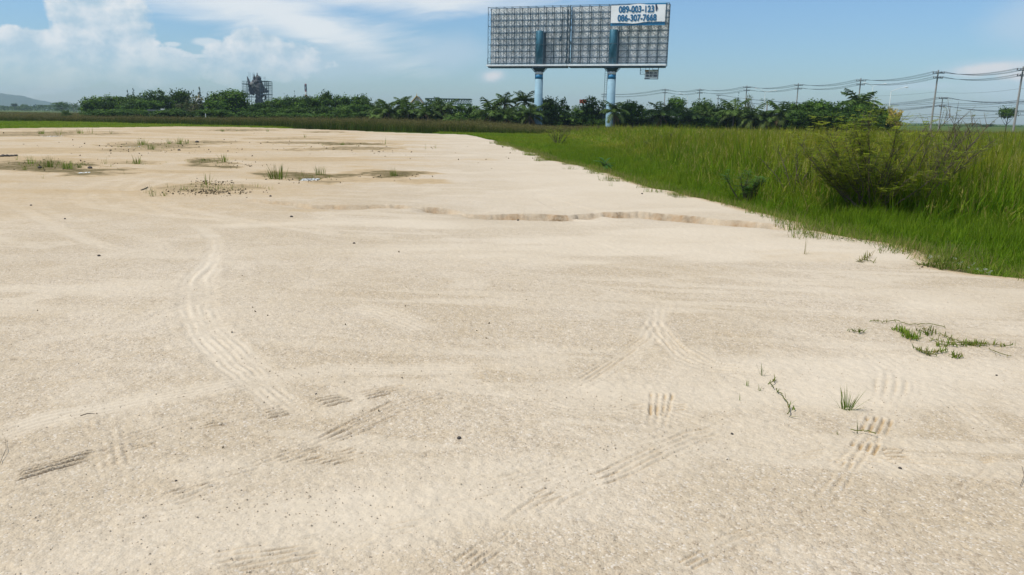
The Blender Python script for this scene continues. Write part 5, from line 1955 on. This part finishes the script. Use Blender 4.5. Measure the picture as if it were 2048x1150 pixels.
def feathery_bush(name, base, stems, label, cat, mat=None, leafL=.16, per=1.0, group=None, tw=1.0, spread=.06):
    """stems: (azimuth, lean, length, sparsity)"""
    rt = thing(name, base, label, cat, group)
    fo = MB()
    for az, lean, L, leaf in stems:
        mb = MB()
        d = Vector((math.cos(az) * math.sin(lean), math.sin(az) * math.sin(lean), math.cos(lean)))
        p = Vector((random.uniform(-spread, spread), random.uniform(-spread, spread), -.05))
        pts = [p.copy()]
        L = L * .93
        ns = 8
        for i in range(ns):
            d = (d + Vector((random.gauss(0, .09), random.gauss(0, .09), random.gauss(.03, .06)))).normalized()
            p = p + d * L / ns
            pts.append(p.copy())
        mb.tube(pts, [.017 * tw * (1 - .85 * i / ns) + .002 for i in range(ns + 1)], 5)
        nb = int(9 * L * .9)
        for b in range(nb):
            t = random.uniform(.34, 1.0)
            i = min(ns - 1, int(t * ns))
            q = pts[i].lerp(pts[i + 1], t * ns - i)
            a = random.uniform(0, 6.28)
            bd = (d * .6 + Vector((math.cos(a), math.sin(a), random.uniform(.05, .6))) * .8).normalized()
            bl = L * random.uniform(.14, .34) * (1.1 - .5 * t)
            m1 = q + bd * bl * .5 + Vector((0, 0, .02))
            e = q + bd * bl + Vector((0, 0, random.uniform(-.02, .08)))
            mb.tube([q, m1, e], [.006 * tw, .004 * tw, .002], 4)
            nl = max(1, int(bl * 34 * per * leaf))
            for k in range(nl):
                tt = random.uniform(.15, 1.05)
                c = q.lerp(e, tt)
                la = random.uniform(0, 6.28)
                ld = Vector((math.cos(la), math.sin(la), random.uniform(-.15, .45)))
                feather_leaf(fo, c, ld, leafL * random.uniform(.6, 1.25), random.random())
        put('stem', mb.mesh('stem', M_TWIG), rt)
    put('foliage', fo.mesh('foliage', mat or M_FEATHER, attr='leaf'), rt)
    return rt


B0 = at_dist(1750, 430, 15.6)
st_ = []
for k in range(17):
    az = k / 17 * 6.28 + random.uniform(-.2, .2)
    st_.append((az, random.uniform(.35, 1.15), random.uniform(1.7, 2.35), 1.0))
st_ += [(2.2, .55, 2.4, 1.2), (3.6, .7, 2.4, 1.2), (.6, .5, 2.35, 1.1), (5.0, .6, 2.3, 1.2), (3.3, .95, 2.5, 1.2), (2.7, .85, 2.5, 1.2), (math.pi, 1.12, 2.4, 1.1), (math.pi - .3, .95, 2.3, 1.1), (math.pi + .3, .8, 2.2, 1.2), (2.9, .45, 2.3, 1.3), (1.6, .2, 2.25, .9), (0.2, .4, 2.2, 1.0), (3.0, .3, 2.2, 1.0)]
feathery_bush('feathery_bush', (B0[0], 15.6, ground_z(B0[0], 15.6)), st_, 'large spreading bush with feathery leaves and dark stems in the reeds', 'bush', leafL=.21, per=.52, tw=.75, spread=.35)
B1 = at_dist(1800, 430, 16.4)
feathery_bush('sparse_bush', (B1[0], 16.4, ground_z(B1[0], 16.4)), [(.0, .80, 2.75, .42), (.15, .62, 2.7, .4), (-.25, .9, 2.6, .35), (.35, .45, 2.5, .42), (-.1, .35, 2.4, .4), (.1, .98, 2.4, .3), (.5, .7, 2.6, .35), (-.4, .55, 2.5, .4)],
              'sparse leaning bush with nearly bare twigs reaching up right of the feathery bush', 'bush', M_FEATHER_R, .13, .9)
B2 = at_dist(1592, 380, 18.5)
feathery_bush('field_sapling', (B2[0], 18.5, ground_z(B2[0], 18.5)), [(2.6, .5, 1.6, .5), (.5, .4, 1.5, .5), (1.6, .1, 1.5, .6), (3.3, .75, 1.5, .5), (0, .7, 1.4, .5), (4.4, .5, 1.4, .5)], 'thin sapling with sparse feathery leaves left of the large bush', 'sapling', None, .14, .8)
B3 = at_dist(1330, 310, 40)
feathery_bush('field_sapling', (B3[0], 40, ground_z(B3[0], 40)), [(k * .9, random.uniform(.3, .95), 1.55, .8) for k in range(9)], 'flat-topped feathery sapling in the reeds below the right billboard post', 'sapling', None, .2, 1.0, tw=1.6)
B4 = ground_pt(1114, 291)
feathery_bush('field_sapling', (B4[0], B4[1], B4[2]), [(k * .8, random.uniform(.3, .9), 1.45, .8) for k in range(9)], 'dark-stemmed round sapling on the bright grass near the far corner', 'sapling', None, .2, 1.1, tw=1.8)
B5 = at_dist(1495, 396, 17.6)
feathery_bush('small_bush', (B5[0], 17.6, ground_z(B5[0], 17.6)), [(k * .55, random.uniform(.15, .85), random.uniform(.6, .95), 1.4) for k in range(12)], 'dense dark green small bush at the front edge of the reeds', 'bush', M_LEAF_B, .13, 2.3)


def leafy_plant(px, py, label, size, n=16):
    p = ground_pt(px, py)
    rt = thing('leafy_plant', p, label, 'plant')
    stm = MB()
    for k in range(4):
        a = k * 1.7
        stm.tube([(0, 0, 0), (math.cos(a) * .05, math.sin(a) * .05, size * .3), (math.cos(a) * .14, math.sin(a) * .14, size * .6)], [.015, .012, .006], 5)
    put('stem', stm.mesh('stem', M_TWIG), rt)
    for k in range(n):
        mb = MB()
        L = size * random.uniform(.5, .85)
        ang = random.uniform(.1, 1.0)
        p0 = Vector((0, 0, size * random.uniform(.2, .55)))
        vs = []
        for i in range(6):
            w = L * .14 * math.sin(math.pi * (i + .3) / 5.6)
            vs += [p0 + Vector((0, -w, .3 * w)), p0, p0 + Vector((0, w, .3 * w))]
            p0 = p0 + Vector((math.cos(ang), 0, math.sin(ang))) * L / 5
            ang -= .22
        fs = [(3 * i + j, 3 * i + 3 + j, 3 * i + 4 + j, 3 * i + 1 + j) for i in range(5) for j in (0, 1)]
        mb.add(vs, fs, (random.random() * .7, 0, 0))
        put('leaf', mb.mesh('leaf', M_LEAF_B, True, 'leaf'), rt, rot=(0, 0, k * 2.4))


leafy_plant(1209, 343, 'dark green leafy plant standing alone on the edge of the sand', .58, 20)

# ------------------------------------------------------------------ grass tufts and weeds on the sand


def tuft(px, py, hpx, n, spread, label, cat='grass tuft', group=None, dry=.08, wscale=1.0, rad=.2, lean=None, name='grass_tuft', mat=None):
    p = ground_pt(px, py)
    dist = math.sqrt(p[0] ** 2 + p[1] ** 2 + (CAM_H - p[2]) ** 2)
    H = hpx * dist / PX_F
    mb = MB()
    for k in range(n):
        a = random.uniform(0, 6.28)
        r = rad * H * math.sqrt(random.random())
        dr = random.uniform(.4, 1) if random.random() < dry else 0
        l = H * random.uniform(.55, 1.2)
        blade(mb, (r * math.cos(a), r * math.sin(a), -.01), a + random.uniform(-.5, .5), l, max(.003, .035 * H) * wscale * random.uniform(.7, 1.2),
              abs(random.gauss(0, spread)) if lean is None else lean * random.uniform(.7, 1.1), random.uniform(.1, .9) * spread, dr, random.random(), 5)
    tag(put(name, mb.mesh(name, mat or M_TUFT, attr='leaf'), None, p, (0, 0, random.uniform(0, 6))), label, cat, group)


def runner(pxs, label, leafpx, n, name='creeping_grass', dry=.25, cat='grass'):
    """creeping stems lying on the sand with short blades along them"""
    mb = MB()
    p0 = ground_pt(*pxs[0][0])
    for path in pxs:
        W = [ground_pt(*q) for q in path]
        dist = np.linalg.norm(W[0] - CPOS)
        pts = []
        for i in range(len(W) - 1):
            for t in np.linspace(0, 1, 6)[: (6 if i == len(W) - 2 else 5)]:
                w = W[i] * (1 - t) + W[i + 1] * t
                pts.append(Vector(w - p0) + Vector((random.gauss(0, .006), random.gauss(0, .006), .012 + .012 * random.random())))
        mb.tube(pts, .003, 4, (.3, .45, .4), False)
        L = leafpx * dist / PX_F
        for k in range(int(n * .62)):
            i = random.randrange(len(pts))
            q = pts[i]
            blade(mb, (q.x + random.gauss(0, .015), q.y + random.gauss(0, .015), max(0, q.z - .012)), random.uniform(0, 6.28), L * random.uniform(.5, 1.2), .006 + .05 * L, abs(random.gauss(.5, .5)), random.uniform(.1, .9),
                  random.uniform(.4, 1) if random.random() < dry else 0, random.random(), 4)
    tag(put(name, mb.mesh(name, M_TUFT, attr='leaf'), None, tuple(p0)), label, cat)


# foreground right
tuft(1524, 750, 34, 7, .25, 'upright forked grass blades, topmost of the small tufts in the right foreground', rad=.10, wscale=1.2)
tuft(1494, 771, 20, 9, .45, 'small yellow-green tuft left of the forked grass blades', rad=.2)
tuft(1519, 783, 16, 5, .7, 'tiny spreading sprout between the small yellow-green tuft and the trailing stem', wscale=1.3)
tuft(1480, 800, 20, 2, .1, 'single thin blade left of the sprouts in the right foreground', rad=.05)
runner([[(1550, 782), (1562, 795), (1576, 816)], [(1548, 780), (1540, 772), (1553, 764)], [(1576, 816), (1578, 836)]], 'trailing green runner grass with a dangling bare stem beside the tiny sprout', 16, 9)
tuft(1693, 818, 46, 30, .42, 'largest green grass tuft in the right foreground, spiky and fanned', rad=.22)
tuft(1677, 868, 15, 8, 1.0, 'low flat weed just below the largest foreground tuft', wscale=.9, dry=.4)
tuft(1716, 866, 30, 3, .15, 'two thin upright blades beside the low flat weed', rad=.06)
runner([[(1700, 864), (1725, 868), (1752, 874)]], 'bare brownish stem lying beside the tread marks', 8, 4, dry=.8)
runner([[(1698, 662), (1712, 667), (1728, 666)]], 'small flat green weed, leftmost of the creeping patch on the right', 13, 26)
runner([[(1790, 660), (1810, 668), (1832, 682)], [(1812, 672), (1822, 680), (1836, 676)], [(1800, 664), (1815, 678)]], 'brightest green creeping grass in the middle of the patch on the right', 14, 75, dry=.05)
runner([[(1836, 664), (1850, 670), (1862, 672)], [(1845, 660), (1866, 668)]], 'green creeping grass just right of the brightest clump', 13, 30)
runner([[(1740, 644), (1765, 648), (1790, 644), (1820, 652), (1860, 652), (1890, 658)]], 'long thin brown runner along the top of the creeping patch', 9, 24, dry=.6)
runner([[(1860, 680), (1890, 690), (1930, 688), (1980, 692), (2022, 694)], [(1880, 672), (1910, 684), (1950, 694), (1975, 690)], [(1870, 692), (1910, 694), (1960, 690)]], 'wide straw-green mat of creeping grass at the right of the patch', 11, 110, dry=.45)
runner([[(1826, 698), (1846, 708), (1870, 714)], [(1846, 708), (1880, 706), (1895, 702)], [(1832, 702), (1862, 712)]], 'dark stemmed creeping weed below the bright clump', 13, 34, dry=.3)
runner([[(1903, 712), (1914, 718)], [(1908, 716), (1918, 714)]], 'tiny round green weed, lowest of the creeping patch', 12, 26, dry=.1)
runner([[(1975, 700), (2000, 712), (2022, 716)]], 'bare dry runner at the lower right of the creeping patch', 6, 5, dry=.9)
# lot edge, right
tuft(1609, 508, 38, 4, .06, 'single tall dry stalk standing on the sand near the grass edge', rad=.03, dry=1.0, wscale=.45)
tuft(1612, 509, 12, 8, .8, 'small dry weed at the foot of the tall dry stalk', dry=1.0)
runner([[(1715, 524), (1730, 522), (1748, 526)], [(1722, 526), (1738, 514)]], 'pale dry branching weed on the sand near the right grass edge', 15, 30, dry=.9)
runner([[(1838, 530), (1860, 534), (1890, 540), (1930, 544)], [(1866, 534), (1900, 532)], [(1880, 540), (1915, 536)]], 'mat of creeping green grass at the tip of the right sand edge', 16, 120, dry=.2)
tuft(1852, 534, 38, 7, .9, 'long leaning stems fanning left from the creeping grass mat', rad=.3, lean=1.05, wscale=.7)
# left middle, damp patches
for px, py, h, n, lab in [(100, 335, 20, 34, 'tall thin green tuft, second from the left on the left damp patch'), (135, 338, 16, 60, 'widest bright green tuft on the left damp patch, above the white puddle scum'),
                          (160, 336, 12, 26, 'small green tuft right of the widest one on the left damp patch'), (60, 328, 16, 22, 'leftmost thin tuft on the left damp patch'), (50, 340, 9, 30, 'low sparse tuft at the front left of the damp patch'),
                          (557, 358, 30, 40, 'tall bright green tuft left of the middle puddle'), (640, 350, 18, 40, 'green tuft right of the middle puddle'), (606, 349, 10, 8, 'tiny sprig behind the middle puddle'),
                          (786, 352, 17, 36, 'yellow-green tuft standing alone on the right damp patch'), (285, 291, 13, 50, 'bright green tuft by the far left puddle'), (303, 302, 12, 46, 'bright green tuft just in front of the far left puddle'),
                          (450, 324, 18, 30, 'thin upright tuft on the damp patch in the middle left'), (275, 328, 18, 24, 'pale sparse tuft left of the middle-left damp patch'), (415, 370, 24, 9, 'dry upright stalks among the brown litter'),
                          (305, 392, 22, 18, 'short upright green shoots at the left end of the brown litter'), (330, 392, 14, 14, 'short shoots right of the upright green ones at the brown litter'), (542, 380, 14, 7, 'dark small sprig right of the brown litter'),
                          (358, 288, 14, 30, 'far green tuft right of the far left puddle'), (338, 288, 11, 20, 'far small tuft right beside the far left puddle'), (375, 287, 10, 16, 'far thin tuft, rightmost by the far left puddle'),
                          (83, 268, 8, 60, 'wide low green fringe on the farthest left damp strip'), (120, 270, 14, 6, 'dark upright stalk on the farthest left damp strip'), (182, 267, 14, 7, 'dark upright stalk at the right of the farthest left damp strip'),
                          (160, 267, 9, 40, 'green fringe on the farthest left damp strip beside the dark stalk'), (222, 268, 9, 8, 'thin stalk at the right end of the farthest left damp strip'),
                          (768, 289, 16, 5, 'lone dark stalk on the far right of the damp sand'), (685, 290, 8, 40, 'low green fringe on the far middle damp strip'), (535, 263, 7, 26, 'dark little fringe far behind on the middle sand'), (610, 275, 8, 14, 'small sprig on the far middle sand'),
                          (870, 297, 11, 6, 'two thin sprigs far out on the pale sand'), (853, 299, 12, 3, 'single thin stalk far out on the pale sand'), (445, 263, 6, 60, 'low green fringe at the far middle edge of the sand'), (290, 386, 12, 5, 'small dark forked twig-like sprig by the curved tyre tracks'),
                          (84, 357, 9, 4, 'tiny dark sprig left on the plain sand'), (248, 349, 8, 4, 'tiny sprig above the curved tyre tracks'), (210, 328, 14, 5, 'thin brown stalk right of the left damp patch'), (33, 320, 14, 4, 'thin brown stalk at the far left of the damp patch')]:
    tuft(px, py, h, n, .28, lab, rad=.55 if n >= 40 else .35, dry=.15 if n > 15 else .5, wscale=1.3)


# --- stuff: litter, pebbles, flowers
M_PEBBLE = plain('pebble', (.50, .42, .32), .9, scale=30, var=.2, rand=.25)
M_DARKROCK = plain('dark_stone', (.065, .056, .05), .8, scale=14, var=.3, bump=.3)
M_LITTER = plain('litter', (.11, .085, .045), .9, scale=20, var=.4, rand=.5)
DAMP_WEEDS = [(120, 330, 80, 7, 70), (60, 330, 40, 5, 26), (410, 378, 80, 6, 55), (430, 322, 45, 4, 36), (610, 354, 50, 4, 26), (790, 352, 26, 3, 14), (300, 294, 60, 5, 60), (360, 288, 50, 2, 26), (100, 268, 80, 2, 50), (470, 261, 50, 1.5, 30), (690, 290, 60, 2, 22), (280, 327, 50, 4, 22)]
M_PETAL = plain('petal', (.8, .8, .78), .6, scale=20, var=.05)


def rock_mesh(name, mat, seed, rough=.35, nu=8, nv=6):
    return MB().ell((0, 0, 0), (1, .8, .6), nu, nv, rough, random.Random(seed)).mesh(name, mat, nu > 8)


def pebbles():
    ms = [rock_mesh('pebble', M_PEBBLE, 600 + k, .3, 5, 4) for k in range(5)]
    n = 18000
    r = 2.1 + 9.5 * RNG.random(n) ** 1.3
    a = RNG.uniform(R(-44), R(44), n)
    x, y = r * np.sin(a), r * np.cos(a)
    z, sd, w, b = base_height(x, y)
    k = sd > .1
    x, y, z = x[k], y[k], z[k]
    s = .0022 + .0042 * RNG.random(len(x)) ** 3
    z = z + (fbm(x * 26, y * 26, 71, 3) - .5) * .011 * np.clip(1.4 - np.hypot(x, y) / 18, .2, 1)
    scatter('pebbles', np.stack([x, y, z + s * .1], 1), RNG.uniform(0, 6.28, (len(x), 3)), np.stack([s, s, s], 1), RNG.integers(0, 5, len(x)), ms, 'fine loose pebbles scattered over the near sand', 'pebbles')
    # dark crumbs and dead bits on the damp parts
    ms = [rock_mesh('crumb', M_LITTER, 620 + k, .5, 5, 4) for k in range(3)]
    P = []
    for cx, cy, rx, ry, n in ((420, 385, 95, 7, 420), (430, 366, 50, 5, 120), (120, 330, 110, 12, 120), (620, 360, 90, 8, 70), (800, 352, 80, 6, 60), (300, 300, 160, 14, 90), (480, 330, 60, 8, 60), (700, 300, 160, 12, 60),
                              (1400, 390, 70, 5, 90), (1480, 395, 60, 5, 60), (1730, 478, 60, 5, 80), (1880, 530, 60, 8, 80), (400, 290, 300, 20, 90), (1000, 310, 300, 30, 60), (700, 600, 600, 90, 26), (800, 860, 800, 150, 14)):
        for k in range(n):
            P.append(ground_on_fast(cx + random.gauss(0, .5) * rx, cy + random.gauss(0, .5) * ry))
    P = np.array(P)
    P[:, 2] = base_height(P[:, 0], P[:, 1])[0] + .004
    d = np.hypot(P[:, 0], P[:, 1])
    s = (.0025 + .0014 * d * RNG.random(len(P)) ** 2)
    scatter('soil_crumbs', P, RNG.uniform(0, 6.28, (len(P), 3)), np.stack([s * 1.5, s, s * .6], 1), RNG.integers(0, 3, len(P)), ms, 'dark crumbs and dead plant bits strewn over the damp sand', 'litter')
    # thin weeds over the damp patches
    ms = [clump_mesh('weed_clump', M_TUFT, 5, .35, 1.0, .05, .5, .7, .25, 640 + k, 3) for k in range(4)]
    P = np.array([ground_on_fast(cx + random.gauss(0, .55) * rx, cy + random.gauss(0, .55) * ry) for cx, cy, rx, ry, n in DAMP_WEEDS for k in range(n)])
    P[:, 2] = base_height(P[:, 0], P[:, 1])[0] - .01
    s = RNG.uniform(.07, .24, len(P)) * (.75 + .006 * np.hypot(P[:, 0], P[:, 1]))
    scatter('damp_weeds', P, rnd_rot(len(P), .2), np.stack([s, s, s], 1), RNG.integers(0, 4, len(P)), ms, 'sparse thin weeds sprouting over the damp patches at the left', 'weeds')
    # white flowers
    mb = MB()
    for k in range(7):
        a = k * .9
        mb.add([(0, 0, 0), (math.cos(a) - .3 * math.sin(a), math.sin(a) + .3 * math.cos(a), .3), (1.25 * math.cos(a + .2), 1.25 * math.sin(a + .2), .2), (math.cos(a + .4), math.sin(a + .4), .3)], [(0, 1, 2, 3)])
    P = np.array([ground_on_fast(random.gauss(1905, 28), random.gauss(519, 6)) for k in range(26)] + [ground_on_fast(random.gauss(1960, 30), random.gauss(538, 5)) for k in range(14)])
    P[:, 2] = base_height(P[:, 0], P[:, 1])[0] + RNG.uniform(.03, .10, len(P))
    s = RNG.uniform(.012, .022, len(P))
    scatter('white_flowers', P, rnd_rot(len(P), .5), np.stack([s, s, s], 1), np.zeros(len(P)), [mb.mesh('flower', M_PETAL)], 'tiny white flowers at the tip of the right grass edge', 'flowers')


def ground_on_fast(px, py):
    return on_ground(px, py, 0.0)


pebbles()

for px, py, w, lab in [(918, 877, 12, 'dark rounded stone lying alone in the middle foreground'), (632, 789, 7, 'small black stone beside the tread marks left of the middle'), (708, 487, 7, 'small reddish dark stone out on the middle sand'),
                       (352, 962, 6, 'small dark stone in the lower left foreground'), (1800, 937, 8, 'small dark clod below the tread marks at the right'), (1464, 868, 7, 'dark clod in the scuffed sand at the right'), (1036, 441, 7, 'dark stone in front of the erosion gully'),
                       (198, 512, 7, 'flat dark stone on the left sand'), (1993, 751, 5, 'tiny black stone at the right, below the creeping patch'), (80, 336, 9, 'dark clod at the front of the left damp patch'), (180, 337, 11, 'dark clod right of the white puddle scum'),
                       (130, 438, 5, 'tiny black stone on the left sand by the light tracks'), (62, 411, 5, 'tiny dark stone left of the light tracks'), (394, 285, 9, 'dark clod behind the far left puddle'), (358, 301, 7, 'dark clod in front of the far left puddle'),
                       (583, 434, 8, 'dark clod just in front of the left end of the gully'), (541, 393, 7, 'small dark stone behind the left end of the gully'), (1284, 388, 6, 'dark pebble on the pale sand near the right grass edge'), (1612, 456, 8, 'dark clod of earth at the right end of the gully')]:
    p = ground_pt(px, py)
    d = np.linalg.norm(p - CPOS)
    s = w * d / PX_F * .40
    tag(put('stone', rock_mesh('stone', M_DARKROCK, int(px), .18, 12, 9), None, (p[0], p[1], p[2] + s * .3), (0, 0, random.uniform(0, 6)), (s, s, s)), lab, 'stone')
p = ground_pt(18, 313)
mb = MB()
rr = random.Random(3)
for k in range(14):
    mb.ell((rr.gauss(0, .14), rr.gauss(0, .1), .02 + .03 * rr.random()), (.06, .05, .03), 6, 5, .4, rr)
tag(put('rubble_heap', mb.mesh('rubble_heap', M_DARKROCK), None, p), 'small heap of dark rubble at the far left of the sand', 'rubble')


def twig(px0, py0, px1, py1, label, r=.004):
    a, b = ground_pt(px0, py0), ground_pt(px1, py1)
    v = Vector(b - a)
    n = v.orthogonal().normalized() * v.length * .06
    tag(put('twig', MB().tube([(0, 0, .008), v * .5 + Vector((n.x, n.y, .014)), v + Vector((0, 0, .008))], [r, r, r * .5], 5).mesh('twig', M_TWIG), None, a), label, 'twig')


twig(161, 834, 190, 830, 'thin dark twig lying on the light track in the left foreground', .003)
twig(282, 381, 296, 374, 'dark forked twig lying by the curved tyre tracks', .012)
twig(0, 930, 12, 880, 'thin dark stem at the left edge of the foreground', .0013)
twig(2040, 975, 2043, 935, 'thin dark stem at the right edge of the foreground', .0013)

# --- puddles with white scum
M_WATER = plain('puddle_water', (.12, .12, .09), .22, scale=2, var=.1, spec=.6)
M_SCUM = plain('scum', (.70, .73, .74), .6, scale=8, var=.12)


def puddle(k, label, scum):
    cx, cy, ra, rb = PUD[k]
    rnd = random.Random(k + 3)
    n = 28
    vs = [(0, 0, 0)] + [(ra * 1.7 * math.cos(2 * math.pi * q / n), rb * 1.7 * math.sin(2 * math.pi * q / n), 0) for q in range(n)]
    o = put('puddle', MB().add(vs, [(0, 1 + q, 1 + (q + 1) % n) for q in range(n)]).mesh('puddle', M_WATER), None, (cx, cy, WATER_Z))
    tag(o, label, 'puddle', None, 'structure')
    mb = MB()
    for q in range(scum):
        a, r = rnd.uniform(0, 6.28), rnd.random() ** .5
        s = rnd.uniform(.012, .04)
        mb.ell((ra * .9 * r * math.cos(a), rb * .9 * r * math.sin(a), .004), (s * 1.8, s, .012), 7, 4, .6, rnd)
    f = put('scum', mb.mesh('scum', M_SCUM), o)
    f['kind'] = 'stuff'


puddle(0, 'small puddle with pale scum between two green tufts', 15)
puddle(1, 'tiny white-scummed puddle at the front of the left damp patch', 16)
puddle(2, 'far left puddle with a pale shine, behind the bright tufts', 8)
puddle(3, 'thin far puddle with a pale edge just right of the bright tufts', 8)
puddle(4, 'thin farthest puddle strip at the left with pale scum', 18)

# ------------------------------------------------------------------ haze
HAZE = 0.0002


def haze():
    mb = MB().box((-2600, -300, -2.2), (2600, 3000, 72))
    m = bpy.data.materials.new('haze')
    m.use_nodes = True
    N = NT(m.node_tree)
    out = N.n('ShaderNodeOutputMaterial')
    v = N.n('ShaderNodeVolumePrincipled', {'Color': (.60, .80, 1.0, 1), 'Density': HAZE, 'Anisotropy': .2})
    N.t.links.new(v.outputs[0], out.inputs['Volume'])
    o = put('haze', mb.mesh('haze', m))
    tag(o, 'thin pale haze in the air over the whole field', 'haze', None, 'stuff')


if HAZE > 0:
    haze()
